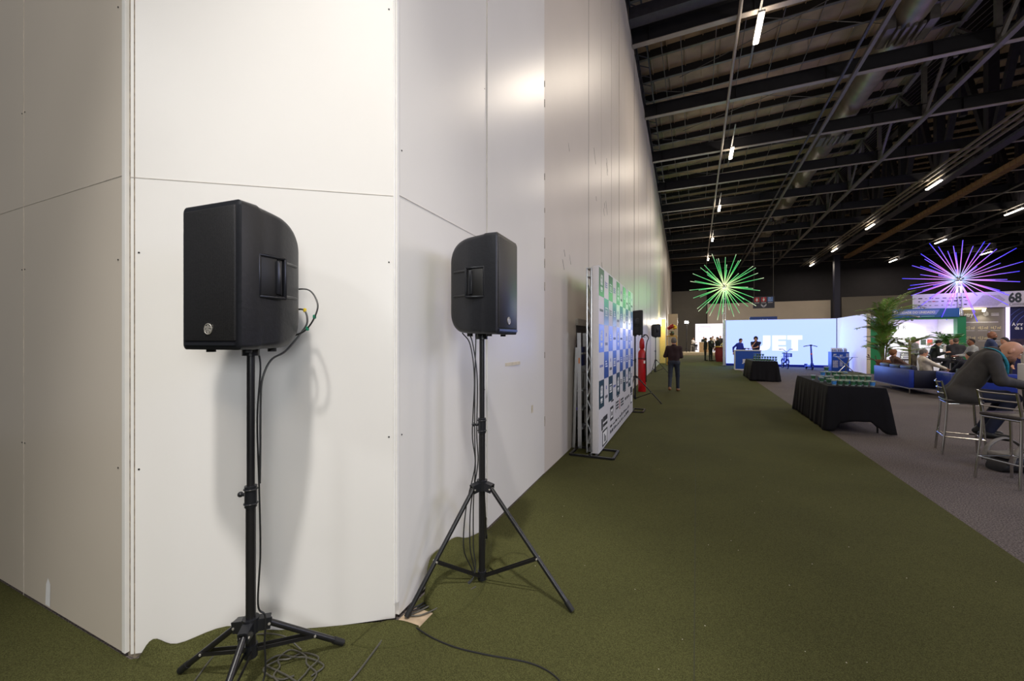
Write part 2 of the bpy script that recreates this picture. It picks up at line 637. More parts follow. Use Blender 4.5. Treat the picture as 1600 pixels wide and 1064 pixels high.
pm = MB()
pm.mat(0)
for (x0, z0), (x1, z1) in zip(prof[:-1], prof[1:]):
    pm.prism([(x0, z0 - 0.28), (x1, z1 - 0.28), (x1, z1), (x0, z0)], -0.04, 0.04, 'y')
    pm.mat(1)
    pm.prism([(x0, z0 - 0.30), (x1, z1 - 0.30), (x1, z1 - 0.28), (x0, z0 - 0.28)], -0.04, 0.07, 'y')  # lighter steel paints light along the purlin's lower edge
    pm.mat(0)
p0 = None
for i in range(34):
    y = 9.0 + 1.5 * i
    if p0 is None:
        p0 = tag(pm.build('ceiling_purlin', [PURLIN, STEEL_LIGHT], smooth=0), 'dark purlin under the brown roof sheet', 'purlin', 'roof purlins', 'structure')
        o = p0
    else:
        o = p0.copy()
        COL.objects.link(o)
    o.location = (0, y, 0)

BEAMY = [13.2 + 4.5 * k for k in range(-6, 11)]
bmb = MB()
bmb.span((0, -0.008, 0.0), (34, 0.008, 0.50))
bmb.mat(1)
bmb.span((0, -0.10, -0.001), (34, 0.10, 0.016))
bmb.mat(0)
bmb.span((0, -0.12, 0.48), (34, 0.12, 0.50))
for i in range(12):
    bmb.span((2.8 * i + 0.5, -0.1, 0.02), (2.8 * i + 0.515, 0.1, 0.48))
b0 = None
for y in BEAMY:
    if b0 is None:
        b0 = tag(bmb.build('ceiling_beam', [WEB, FLANGE], smooth=0), 'long steel roof beam crossing the hall', 'beam', 'roof beams across the hall', 'structure')
        o = b0
    else:
        o = b0.copy()
        COL.objects.link(o)
    o.location = (wx(y) + 0.02, y, 10.7)
# wide girder box beside the first beam in view
mb = MB()
mb.span((wx(12.6) + 0.02, 12.35, 10.95), (33, 12.75, 11.3))
tag(mb.build('ceiling_girder', STEEL, smooth=0), kind='structure')


def truss(x, zb, zt, w, m, y0=9, y1=60):
    mb = MB()
    mb.span((x - w / 2, y0, zb), (x + w / 2, y1, zb + 0.12))
    mb.span((x - w / 2, y0, zt - 0.14), (x + w / 2, y1, zt))
    ys = [y for y in BEAMY if y0 <= y <= y1]
    for a in ys:
        mb.span((x - w * 0.45, a - w * 0.45, zb), (x + w * 0.45, a + w * 0.45, zt))
    for a, b in zip(ys[:-1], ys[1:]):
        mid = (a + b) / 2
        mb.bar((x, a, zb + 0.1), (x, mid, zt - 0.1), w * 0.6)
        mb.bar((x, b, zb + 0.1), (x, mid, zt - 0.1), w * 0.6)
        mb.span((x - w * 0.3, mid - w * 0.3, zb + (zt - zb) * 0.5), (x + w * 0.3, mid + w * 0.3, zt))
    return mb


tr = struct(truss(8.5, 10.60, 12.85, 0.16, STEEL_LIGHT), 'ceiling_truss', STEEL_LIGHT, smooth=0)
struct(truss(12.6, 10.35, 16.0, 0.42, STEEL), 'ceiling_truss', STEEL, smooth=0)
struct(truss(20.4, 10.35, 16.4, 0.42, STEEL), 'ceiling_truss', STEEL, smooth=0)
struct(truss(27.5, 10.35, 16.8, 0.42, STEEL), 'ceiling_truss', STEEL, smooth=0)

# lattice girder that runs along the top of the partition
mb = MB()
for dx, z in ((-0.02, 11.02), (-0.02, 11.75), (0.32, 11.75)):
    mb.bar((wx(8) + dx, 8, z), (wx(58) + dx, 58, z), 0.05)
for i in range(84):
    y = 8 + 0.6 * i
    mb.bar((wx(y) - 0.02, y, 11.02), (wx(y) - 0.02, y + 0.3, 11.75), 0.03)
    mb.bar((wx(y) - 0.02, y + 0.6, 11.02), (wx(y) - 0.02, y + 0.3, 11.75), 0.03)
    mb.bar((wx(y) - 0.02, y, 11.75), (wx(y) + 0.32, y + 0.3, 11.75), 0.025)
tag(mb.build('lattice_girder', STEEL, smooth=0), 'dark lattice girder running along the top of the long white wall', 'girder', kind='structure')

# pipes, rails and ducts that run down the hall under the beams
def run(name, label, cat, x, z, m, w, y0=6, y1=60, rnd_=True, group=None):
    mb = MB()
    if rnd_:
        mb.cyl((x, y0, z), (x, y1, z), w, 10)
    else:
        mb.span((x - w / 2, y0, z - w / 2), (x + w / 2, y1, z + w / 2))
    for y in BEAMY:
        if y0 < y < y1:
            mb.bar((x, y, z), (x, y, 10.7), 0.03)
    return tag(mb.build(name, m), label, cat, group)


run('ceiling_pipe', 'pale pipe hung under the beams nearest the long white wall', 'pipe', 1.1, 10.63, FLANGE, 0.05)
run('ceiling_rail', 'square steel rail hung under the beams beside the round duct', 'rail', 4.9, 10.62, STEEL_LIGHT, 0.11, rnd_=False)
run('cable_tray', 'thin steel tray just left of the duct rail', 'cable tray', 4.55, 10.62, STEEL, 0.07, rnd_=False)
for dx, nm in ((11.55, 'first of the three rails from the white wall side'), (11.85, 'middle one of the three rails'), (12.2, 'last of the three rails, over the fluorescent lamps')):
    run('lighting_rail', 'tan steel lighting rail, ' + nm, 'rail', dx, 10.6, DUCT, 0.09, rnd_=False, group='lighting rails')
run('conduit', 'thin conduit below the far roof truss', 'conduit', 17.2, 10.62, STEEL_LIGHT, 0.05)
run('conduit', 'thin conduit over the right-hand row of lamps', 'conduit', 19.6, 10.6, STEEL_LIGHT, 0.06)
run('conduit', 'farthest conduit over the stands at the far side', 'conduit', 24.0, 10.6, STEEL_LIGHT, 0.06)
for i, x in enumerate((-1.15, -0.5, 0.62, 1.5, 2.6, 3.7, 7.3)):
    mb = MB()
    mb.cyl((x, 8, 12.15), (x, 60, 12.15), 0.014, 6)
    for k in range(10):
        mb.bar((x, 9 + 4.5 * k, 12.15), (x, 9 + 4.5 * k, 12.7), 0.012)
    tag(mb.build('ceiling_sag_rod', STEEL_LIGHT), kind='structure')
mb = MB()
for k in range(9):
    y = 13.2 + 4.5 * k
    mb.tube([(-1.6, y + 0.2, 11.9), (6.0, y + 4.2, 11.9)], 0.012, 5)
    mb.tube([(7.5, y + 0.2, 11.9), (-0.6, y + 4.2, 11.9)], 0.012, 5)
tag(mb.build('ceiling_bracing', STEEL_LIGHT), kind='structure')

duct = thing('air_duct', 'large round spiral air duct hung above the beams', 'air duct', (6.1, 0, 11.75))
mb = MB()
pts = []
rr = []
q_ = [7 + 0.125 * i for i in range(409)]
mb.tube([(0, y, 0) for y in q_], [0.42 + (0.012 if i % 4 == 0 else 0.0) for i in range(409)], 20)
mb.build('pipe', DUCT, duct)
for i in range(6):
    y = 16.6 + 7.6 * i
    mb = MB()
    mb.span((-0.62, y, -0.42), (-0.40, y + 1.0, 0.0))
    mb.span((0.40, y, -0.42), (0.62, y + 1.0, 0.0))
    for k in range(4):
        mb.span((-0.36 + k * 0.2, y, -0.50), (-0.28 + k * 0.2, y + 0.9, -0.40))
    mb.build('air_outlet', STEEL_LIGHT, duct)
for k in range(11):
    mb = MB()
    y = 8.7 + 4.5 * k
    mb.bar((0, y, 0.4), (0, y, 1.2), 0.03)
    mb.build('hanger', STEEL_LIGHT, duct)
mb = MB()
mb.span((14.4, 9, 10.30), (14.8, 54.5, 10.56))
for y in BEAMY[5:14]:
    mb.span((14.37, y - 0.02, 10.5), (14.93, y + 0.02, 10.70))
for k in range(100):
    mb.span((14.385, 9.3 + k * 0.45, 10.285), (14.815, 9.33 + k * 0.45, 10.575))
tag(mb.build('rectangular_duct', ORANGE_DUCT, smooth=0), 'tan rectangular duct behind the tall roof truss', 'air duct')

# fluorescent lamps
TUBE = glow('lamp_tube', (1.0, 0.90, 0.74), 14.0)
LAMPHOUSING = mat('lamp_housing', rgb(190, 186, 178), rough=0.4)


def ceiling_lamp(x, y, label, e=180, L=1.3, group='fluorescent lamps under the roof'):
    t = thing('ceiling_lamp', label, 'ceiling lamp', (x, y, 10.3), 0, group)
    h = MB().rbox((0, 0, 0.05), (0.17, L, 0.05), 0.012)
    h.build('housing', LAMPHOUSING, t)
    MB().rbox((0, 0, 0.0), (0.14, L * 0.96, 0.05), 0.02).build('tube', TUBE, t)
    hg = MB()
    for s in (-1, 1):
        hg.cyl((0, s * L * 0.4, 0.07), (0, s * L * 0.4, 0.42), 0.008, 6)
    hg.span((-0.025, -L * 0.5 - 1.6, 0.28), (0.025, L * 0.5 + 1.6, 0.33))
    hg.build('hanger', STEEL_LIGHT, t)
    lamp('lamp_light', (0, 0, -0.04), e, (1.0, 0.87, 0.71), (0.14, L), parent=t)
    lamp('lamp_uplight', (0, 0, 0.09), 14, (1.0, 0.87, 0.71), (0.14, L), aim=(0, 0, 5), parent=t)
    return t


for y, nm in ((4.4, None), (-4.8, None), (13.35, 'longest and nearest lamp in the row along the white wall'), (21.7, 'second lamp of the row along the white wall'), (30.4, 'third lamp of the row along the white wall'),
              (39.6, 'fourth lamp of the row along the white wall'), (49.0, 'farthest lamp of the row along the white wall')):
    ceiling_lamp(1.6 - max(0, (y - 13)) * 0.012, y, 'fluorescent lamp, ' + (nm or 'hung out of view in the row along the white wall'), e=180 if y > 10 else 95)
for y, nm in ((3.0, None), (12.0, None), (21.0, None), (30.8, 'nearest lamp of the middle row'), (40.1, 'second lamp of the middle row'), (49.0, 'third lamp of the middle row'), (57.5, 'farthest lamp of the middle row')):
    ceiling_lamp(12.2, y, 'fluorescent lamp by the lighting rails, ' + (nm or 'beyond the picture edge'), L=1.6)
for y, nm in ((12.0, None), (21.0, None), (30.0, None), (39.4, 'nearest lamp of the far row'), (48.6, 'second lamp of the far row'), (58.2, 'farthest lamp of the far row')):
    ceiling_lamp(19.7, y, 'fluorescent lamp under the far conduit, ' + (nm or 'beyond the picture edge'), L=1.8)
for y in (48.0, 57.0):
    ceiling_lamp(26.5, y, 'small glowing lamp at the far side over the stands, ' + ('nearer of the two' if y < 50 else 'farther of the two'), L=1.8)


# ------------------------------------------------------------------ loudspeakers and their stands
def rrect(w, z0, z1, r, y, n=5):
    """a rounded rectangle in the xz plane at depth y"""
    pts = []
    for cx, cz, a0 in ((w / 2 - r, z1 - r, 0), (-w / 2 + r, z1 - r, 90), (-w / 2 + r, z0 + r, 180), (w / 2 - r, z0 + r, 270)):
        for k in range(n):
            a = R(a0 + 90 * k / (n - 1))
            pts.append((cx + r * math.cos(a), y, cz + r * math.sin(a)))
    return pts


def grille_mat():
    m = bpy.data.materials.new('perforated_grille')
    m.use_nodes = True
    nt = m.node_tree
    b = nt.nodes['Principled BSDF']
    b.inputs['Roughness'].default_value = 0.45
    tc = nt.nodes.new('ShaderNodeTexCoord')
    vo = nt.nodes.new('ShaderNodeTexVoronoi')
    vo.inputs['Scale'].default_value = 190
    vo.inputs['Randomness'].default_value = 0.25
    nt.links.new(tc.outputs['Object'], vo.inputs['Vector'])
    rp = nt.nodes.new('ShaderNodeValToRGB')
    rp.color_ramp.elements[0].color = (0.001, 0.001, 0.001, 1)
    rp.color_ramp.elements[1].color = (0.022, 0.021, 0.022, 1)
    rp.color_ramp.elements[0].position = 0.25
    rp.color_ramp.elements[1].position = 0.5
    nt.links.new(vo.outputs['Distance'], rp.inputs['Fac'])
    nt.links.new(rp.outputs['Color'], b.inputs['Base Color'])
    return m


GRILLE = grille_mat()


def make_speaker(label, loc, rz, s=1.0):
    t = thing('loudspeaker', label, 'loudspeaker', loc, rz, 'loudspeakers on tripod stands')
    W = 0.348
    secs = [(0.178, W - 0.02, 0.010, 0.592, 0.02), (0.172, W, 0.0, 0.602, 0.022), (0.10, W, 0.0, 0.602, 0.022), (0.085, W - 0.008, 0.002, 0.599, 0.025),
            (0.0, W - 0.022, 0.004, 0.592, 0.03), (-0.05, W - 0.045, 0.007, 0.588, 0.035), (-0.10, W - 0.078, 0.014, 0.577, 0.045),
            (-0.135, W - 0.108, 0.028, 0.562, 0.055), (-0.158, W - 0.132, 0.048, 0.538, 0.06), (-0.170, W - 0.155, 0.078, 0.505, 0.06), (-0.174, W - 0.19, 0.12, 0.46, 0.05)]
    mb = MB()
    fine = secs[:4]
    for i in range(3, len(secs) - 1):                       # rounded rear shell: smooth between the stations
        p, q = secs[i], secs[i + 1]
        a_, b_ = secs[i - 1], secs[min(i + 2, len(secs) - 1)]
        for k in range(1, 5):
            t_ = k / 4
            fine.append(tuple(0.5 * ((2 * p[j]) + (q[j] - a_[j]) * t_ + (2 * a_[j] - 5 * p[j] + 4 * q[j] - b_[j]) * t_ * t_ + (3 * p[j] - a_[j] - 3 * q[j] + b_[j]) * t_ ** 3) for j in range(5)))
    rows = [rrect(w, a, b, r, y, 7) for y, w, a, b, r in fine]
    mb.grid(rows, closed=True)
    n = len(rows[0])
    mb.f.append(tuple(range(n)))
    mb.mi.append(0)
    mb.f.append(tuple(range((len(rows) - 1) * n, len(rows) * n)))
    mb.mi.append(0)
    mb.build('cabinet', BLACK_PLASTIC, t, smooth=35)
    MB().rbox((0, 0.178, 0.308), (0.300, 0.012, 0.545), 0.008).build('grille', GRILLE, t)
    fr = MB()
    fr.span((-0.150, 0.176, 0.018), (0.150, 0.186, 0.030))
    fr.build('lower_bezel', BLACK_SMOOTH, t)
    # side seam between the front baffle and the rear shell, and the carrying handles
    for sd in (-1, 1):
        h = MB()
        a = R(6) * sd
        mt = Euler((0, 0, a)).to_matrix()
        c = Vector((sd * 0.1705, 0.035, 0.31))
        for dy, dz, sy, sz in ((0.058, 0, 0.016, 0.186), (-0.058, 0, 0.016, 0.186), (0, 0.087, 0.130, 0.016), (0, -0.087, 0.130, 0.016)):
            h.rbox(c + mt @ Vector((0, dy, dz)), (0.020, sy, sz), 0.007, mt)
        gv = MB()
        for dz in (0.075, -0.075):
            gv.tube([(sd * 0.1625, -0.03, 0.31 + dz), (sd * 0.150, -0.05, 0.31 + dz), (sd * 0.134, -0.10, 0.31 + dz), (sd * 0.118, -0.135, 0.31 + dz)], 0.008, 8)
        gv.build('side_rib', BLACK_SMOOTH, t)
        h.rbox(c + mt @ Vector((sd * 0.003, -0.026, 0)), (0.026, 0.026, 0.150), 0.008, mt)
        ho = h.build('handle', BLACK_SMOOTH, t)
        MB().rbox(c + mt @ Vector((sd * 0.0030, 0.016, 0)), (0.008, 0.07, 0.160), 0.002, mt).build('recess', DARK, ho)
    # round silver badge with a crossed-forks mark
    bd = MB()
    cz = 0.085
    bd.torus((0, 0.186, cz), 0.0215, 0.0022, (0, 1, 0), 24, 6)
    for k in range(6):
        a = R(90 + 60 * k)
        p = Vector((math.cos(a) * 0.0185, 0.186, cz + math.sin(a) * 0.0185))
        q = Vector((-math.sin(a), 0, math.cos(a)))
        bd.bar((0, 0.186, cz), p, 0.003)
        bd.bar(Vector((0, 0.186, cz)).lerp(p, 0.45) + q * 0.004, p + q * 0.004, 0.002)
        bd.bar(Vector((0, 0.186, cz)).lerp(p, 0.45) - q * 0.004, p - q * 0.004, 0.002)
    bd.build('badge', SILVER, t)
    ft = MB()
    for x, y in ((-0.11, 0.10), (0.11, 0.10), (0.07, -0.05), (-0.07, -0.05)):
        ft.cyl((x, y, 0.012), (x, y, -0.012), 0.018, 10)
    ft.build('foot', RUBBER, t)
    MB().cyl((0, 0, 0.01), (0, 0, -0.03), 0.036, 14).build('pole_socket', BLACK_SMOOTH, t)
    rp = MB()
    rp.rbox((0, -0.176, 0.25), (0.13, 0.01, 0.22), 0.003)
    for k in range(5):
        rp.cyl((-0.045 + 0.022 * k, -0.18, 0.30), (-0.045 + 0.022 * k, -0.19, 0.30), 0.008, 8)
    rp.build('connector_plate', BLACK_SMOOTH, t)
    t.scale = (s, s, s)
    return t


def make_stand(label, loc, top, hub, split, feet, low=0.06):
    """tripod stand: FEET are the three foot points relative to the base"""
    t = thing('speaker_stand', label, 'speaker stand', loc, 0, 'tripod speaker stands')
    MB().cyl((0, 0, split - 0.02), (0, 0, top), 0.0165, 16).build('upper_pole', BLACK_METAL, t)
    MB().cyl((0, 0, low), (0, 0, split), 0.0205, 16).build('lower_pole', BLACK_METAL, t)
    c = MB()
    c.cyl((0, 0, split - 0.06), (0, 0, split + 0.035), 0.0255, 16)
    for dz in (-0.045, 0.02):
        c.torus((0, 0, split + dz), 0.026, 0.004, (0, 0, 1), 16, 6)
    co = c.build('collar', BLACK_SMOOTH, t)
    k = MB()
    k.cyl((-0.02, 0, split - 0.01), (-0.052, -0.01, split - 0.01), 0.008, 10)
    k.ball((-0.055, -0.011, split - 0.01), 0.013, 10, 6)
    k.build('knob', BLACK_SMOOTH, co)
    h = MB()
    h.cyl((0, 0, hub - 0.02), (0, 0, hub + 0.045), 0.034, 16)
    lc = MB()
    lc.cyl((0, 0, low - 0.005), (0, 0, low + 0.05), 0.028, 14)
    for fx, fy in feet:
        d = Vector((fx, fy, 0)).normalized()
        s = Vector((-d.y, d.x, 0)) * 0.019
        for q in (s, -s):
            h.bar(d * 0.02 + q + Vector((0, 0, hub + 0.01)), d * 0.078 + q * 0.9 + Vector((0, 0, hub)), 0.007, 0.05)
        h.bar(d * 0.03 + Vector((0, 0, hub + 0.03)), d * 0.078 + Vector((0, 0, hub + 0.02)), 0.04, 0.012)
        a = d * 0.07 + Vector((0, 0, hub))
        b = Vector((fx, fy, 0.022))
        lg = MB().tube([a, b], 0.0135, 12).build('leg', BLACK_METAL, t)
        e = (b - a).normalized()
        MB().tube([b - e * 0.05, b + e * 0.006], [0.0165, 0.0155], 12).build('rubber_foot', RUBBER, lg)
        m = a.lerp(b, 0.6)
        br = MB()
        for q in (s * 0.75, s * -0.75):
            br.bar(m + q, d * 0.024 + q + Vector((0, 0, low + 0.025)), 0.003, 0.017)
        br.build('brace', BLACK_METAL, t)
        MB().cyl(m + s, m - s, 0.0055, 8).build('bolt', SILVER, lg)
        MB().cyl(a + s * 1.25, a - s * 1.25, 0.0055, 8).build('bolt', SILVER, lg)
    h.build('hub', BLACK_SMOOTH, t)
    lc.build('lower_collar', BLACK_SMOOTH, t)
    return t


A0 = (-1.835, 1.203)
make_stand('black tripod stand with low spread legs under the nearest loudspeaker', (*A0, 0), 1.50, 0.255, 0.86, [(-0.345, -0.10), (0.20, 0.335), (0.235, -0.345)], 0.13)
make_speaker('nearest black loudspeaker, facing left along the white panel', (*A0, 1.512), R(184.3))
B0 = (-1.25, 2.31)
make_stand('black tripod stand with high hub beside the carpet edge, second from the camera', (*B0, 0), 1.58, 0.615, 1.02, [(-0.215, -0.475), (0.605, -0.05), (-0.24, 0.50)], 0.03)
make_speaker('second black loudspeaker, facing right with a bluish sheen on its front', (*B0, 1.588), R(-87))
C0 = (-1.43, 10.87)
make_stand('black tripod stand just past the chequered sponsor banner', (*C0, 0), 1.68, 0.61, 1.05, [(0.66, -0.33), (-0.12, -0.55), (-0.1, 0.55)], 0.05)
make_speaker('third black loudspeaker, just past the chequered sponsor banner', (*C0, 1.69), R(-83), 1.04)
D0 = (-1.77, 20.6)
make_stand('black tripod stand farthest down the long wall', (*D0, 0), 1.70, 0.60, 1.05, [(0.60, -0.25), (-0.16, -0.5), (-0.1, 0.5)], 0.05)
make_speaker('fourth black loudspeaker, the farthest one along the wall', (*D0, 1.71), R(-62), 1.04)


def cable(label, pts, r=0.004, m=CABLE, group='speaker cables', n=8):
    t = MB().tube(spline(pts, n), r, 6).build('cable', m)
    return tag(t, label, 'cable', group)


ax, ay = A0
bk_ = Vector((-0.075, 0.997, 0))             # from the near speaker's front to its back
rt_ = Vector((0.997, 0.075, 0))


def nearp(b, s, z):
    p = Vector((ax, ay, 0)) + bk_ * b + rt_ * s
    return (p.x, p.y, z)


loopc = cable('black cable looping out of the back of the nearest loudspeaker', [nearp(0.185, 0.03, 1.80), nearp(0.23, 0.10, 1.80), nearp(0.22, 0.165, 1.73), nearp(0.20, 0.165, 1.66), nearp(0.19, 0.12, 1.60), nearp(0.17, 0.06, 1.57)], 0.004)
shortc = cable('shorter black cable with yellow tape behind the nearest loudspeaker', [nearp(0.185, 0.04, 1.70), nearp(0.22, 0.08, 1.70), nearp(0.21, 0.11, 1.64), nearp(0.19, 0.09, 1.585), nearp(0.13, 0.06, 1.50), nearp(0.07, 0.04, 1.46), nearp(0.035, 0.03, 1.38), nearp(0.028, 0.026, 1.28), nearp(0.026, 0.026, 1.05), nearp(0.024, 0.026, 0.90)], 0.0045)
for nm, b, s, z, m, par in (('green_tape', 0.203, 0.163, 1.665, TAPE_G, loopc), ('green_tape', 0.194, 0.128, 1.608, TAPE_G, loopc), ('yellow_tape', 0.221, 0.083, 1.70, TAPE_Y, shortc)):
    MB().rbox(nearp(b, s, z), (0.013, 0.013, 0.02), 0.004).build(nm, m, par)
cable('black cable running down the nearest stand pole', [nearp(0.035, 0.0, 1.51), nearp(0.03, 0.022, 1.42), nearp(0.008, 0.03, 1.2), nearp(0.015, 0.032, 0.9), nearp(0.02, 0.034, 0.6), nearp(0.01, 0.032, 0.36), nearp(0.03, 0.05, 0.30), nearp(0.02, 0.06, 0.2), nearp(-0.02, 0.08, 0.02), nearp(-0.25, 0.03, 0.012)], 0.0042)
loop = []
rnd = random.Random(3)
for i in range(26):
    a = i * 0.72
    q = 0.13 + 0.05 * math.sin(i * 1.7)
    loop.append((ax + 0.11 + q * math.cos(a) * 0.9, ay + 0.13 + q * math.sin(a) * 0.55, 0.014 + 0.003 * (i % 4)))
cable('coil of thin dark cable on the carpet between the near stand legs', loop, 0.0038, CABLE_GREY)
cable('grey cable arching over the carpet left of the near stand front leg', [(-2.0, 0.98, 0.010), (-2.07, 1.10, 0.010), (-2.14, 1.21, 0.011), (-2.16, 1.29, 0.016), (-2.05, 1.37, 0.05), (-1.90, 1.41, 0.06), (-1.78, 1.42, 0.02)], 0.004, CABLE_GREY)
cable('grey cable lying on the carpet from the wall corner towards the camera', [(-1.49, 1.73, 0.03), (-1.475, 1.66, 0.013), (-1.45, 1.54, 0.012), (-1.43, 1.43, 0.012), (-1.425, 1.32, 0.012), (-1.43, 1.1, 0.012)], 0.005, CABLE_GREY)
cable('dark cable on the carpet curving right of the wall corner', [(-1.36, 1.78, 0.02), (-1.24, 1.765, 0.010), (-1.10, 1.76, 0.009), (-0.94, 1.78, 0.009), (-0.72, 1.82, 0.009), (-0.58, 1.79, 0.009), (-0.50, 1.70, 0.009)], 0.004, CABLE)
bx, by = B0
for i, (o, e, lb) in enumerate((((-0.05, -0.01), (-0.06, -0.10), 'leftmost of the cables down the second stand pole'), ((-0.04, 0.01), (-0.02, -0.05), 'middle cable down the second stand pole'), ((-0.035, -0.03), (0.0, -0.02), 'cable closest to the second stand pole'))):
    cable('black cable, ' + lb, [(bx - 0.14 + 0.05 * i, by - 0.01, 1.60), (bx - 0.08 + 0.02 * i, by - 0.01, 1.52), (bx + o[0], by + o[1], 1.3), (bx + o[0] * 1.3 + 0.01 * math.sin(i), by + o[1], 0.95), (bx + o[0] * 0.9, by + o[1], 0.75), (bx + o[0] * 1.6, by + e[1] * 0.6, 0.5), (bx + o[0] * 1.5, by + e[1], 0.25), (bx - 0.03, by - 0.06, 0.06), (bx - 0.10 - 0.03 * i, by - 0.22, 0.014), (bx - 0.2 - 0.02 * i, by - 0.42, 0.014)], 0.0038)
cable('tangled cable on the carpet at the foot of the second stand', [(bx - 0.02, by - 0.05, 0.02), (bx - 0.1, by - 0.2, 0.016), (bx - 0.18, by - 0.40, 0.016), (bx - 0.22, by - 0.46, 0.016), (bx - 0.14, by - 0.42, 0.018), (bx - 0.05, by - 0.22, 0.02), (bx + 0.0, by - 0.08, 0.02)], 0.0042, CABLE_GREY)


# ------------------------------------------------------------------ loose carpet edges pushed up against the wall
def flap(label, base, top, out=0.03, curl=0.0):
    """a curled strip of carpet: BASE are points on the floor, TOP the matching points of its upper edge"""
    rows = []
    N = 7
    b = spline(base, 5)
    tp = spline(top, 5)
    for k in range(N):
        t = k / (N - 1)
        row = []
        for p, q in zip(b, tp):
            v = p.lerp(q, t)
            v.z = p.z + (q.z - p.z) * (t ** 1.6)
            row.append(v)
        rows.append(row)
    mb = MB()
    mb.grid(rows)
    o = mb.build('carpet_offcut', GREEN_CARPET, smooth=60, fix=True)
    md = o.modifiers.new('thickness', 'SOLIDIFY')
    md.thickness = 0.003
    return tag(o, label, 'carpet offcut', 'loose carpet edges by the wall')


flap('loose olive carpet edge rising against the panel behind the near stand',
     [onfront(0.05, 0.004, 0.05), onfront(0.18, 0.004, 0.10), onfront(0.4, 0.004, 0.12), onfront(0.62, 0.004, 0.09), onfront(0.9, 0.004, 0.05), onfront(1.18, 0.004, 0.03)],
     [onfront(0.05, 0.012, 0.03), onfront(0.10, 0.085, 0.008), onfront(0.20, 0.045, 0.008), onfront(0.42, 0.10, 0.006), onfront(0.66, 0.045, 0.008), onfront(1.18, 0.012, 0.006)])
flap('torn olive carpet edge pushed up against the wall behind the second stand',
     [(-1.30, 1.90, 0.008), (-1.22, 2.02, 0.008), (-1.20, 2.18, 0.008), (-1.24, 2.36, 0.008), (-1.34, 2.62, 0.008), (-1.50, 2.95, 0.008)],
     [(-1.46, 1.98, 0.02), (-1.505, 2.10, 0.19), (-1.515, 2.25, 0.20), (-1.522, 2.42, 0.19), (-1.533, 2.62, 0.10), (-1.555, 2.95, 0.02)])
flap('folded olive carpet corner at the foot of the white panel edge',
     [(-1.60, 1.56, 0.008), (-1.50, 1.58, 0.008), (-1.38, 1.64, 0.008), (-1.28, 1.74, 0.008)],
     [(-1.575, 1.68, 0.03), (-1.51, 1.72, 0.055), (-1.44, 1.76, 0.05), (-1.36, 1.80, 0.02)])
flap('small curled carpet tongue just right of the second stand pole',
     [(-1.14, 2.40, 0.008), (-1.08, 2.46, 0.008), (-1.04, 2.56, 0.008), (-1.02, 2.66, 0.008)],
     [(-1.28, 2.46, 0.03), (-1.24, 2.54, 0.05), (-1.2, 2.64, 0.05), (-1.12, 2.72, 0.02)])
mb = MB()
mb.span((-1.50, 1.78, 0.006), (-1.36, 1.93, 0.008))
tag(mb.build('bare_floor_patch', CONCRETE), 'small patch of bare floor left uncovered at the wall corner', 'floor patch')

# ------------------------------------------------------------------ sponsor banner on its frame
BW = mat('banner_white', rgb(226, 224, 228), rough=0.32, var=0.02, spec=0.5)
BC = [mat('banner_lit_green', rgb(24, 104, 72), rough=0.3, var=0.04), mat('banner_lit_teal_blue', rgb(34, 104, 140), rough=0.3, var=0.04), mat('banner_lit_periwinkle', rgb(84, 112, 196), rough=0.3, var=0.04),
      mat('banner_lit_blue', rgb(36, 78, 158), rough=0.3, var=0.04), mat('banner_dark_teal', rgb(26, 66, 88), rough=0.3, var=0.04)]
INK = mat('banner_ink', rgb(44, 48, 56), rough=0.4)
INKR = mat('banner_red_ink', rgb(160, 40, 40), rough=0.4)
INKB = mat('banner_blue_ink', rgb(80, 96, 170), rough=0.4)
bn = thing('sponsor_banner', 'tall chequered sponsor banner with painted-in green and blue light on a silver truss frame', 'banner', (-1.19, 5.48, 0), R(0.9))
L_, H_ = 3.62, 2.56
MB().rbox((-0.045, L_ / 2, 0.03 + (H_ - 0.03) / 2), (0.09, L_, H_ - 0.03), 0.004).build('fabric', BW, bn)
pr = MB()
cw = L_ / 10
zt = H_ - 0.02
rh = 0.384
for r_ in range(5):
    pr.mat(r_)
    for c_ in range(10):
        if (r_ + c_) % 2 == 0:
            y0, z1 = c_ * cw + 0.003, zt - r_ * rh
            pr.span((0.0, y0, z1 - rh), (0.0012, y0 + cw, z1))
rnd = random.Random(11)
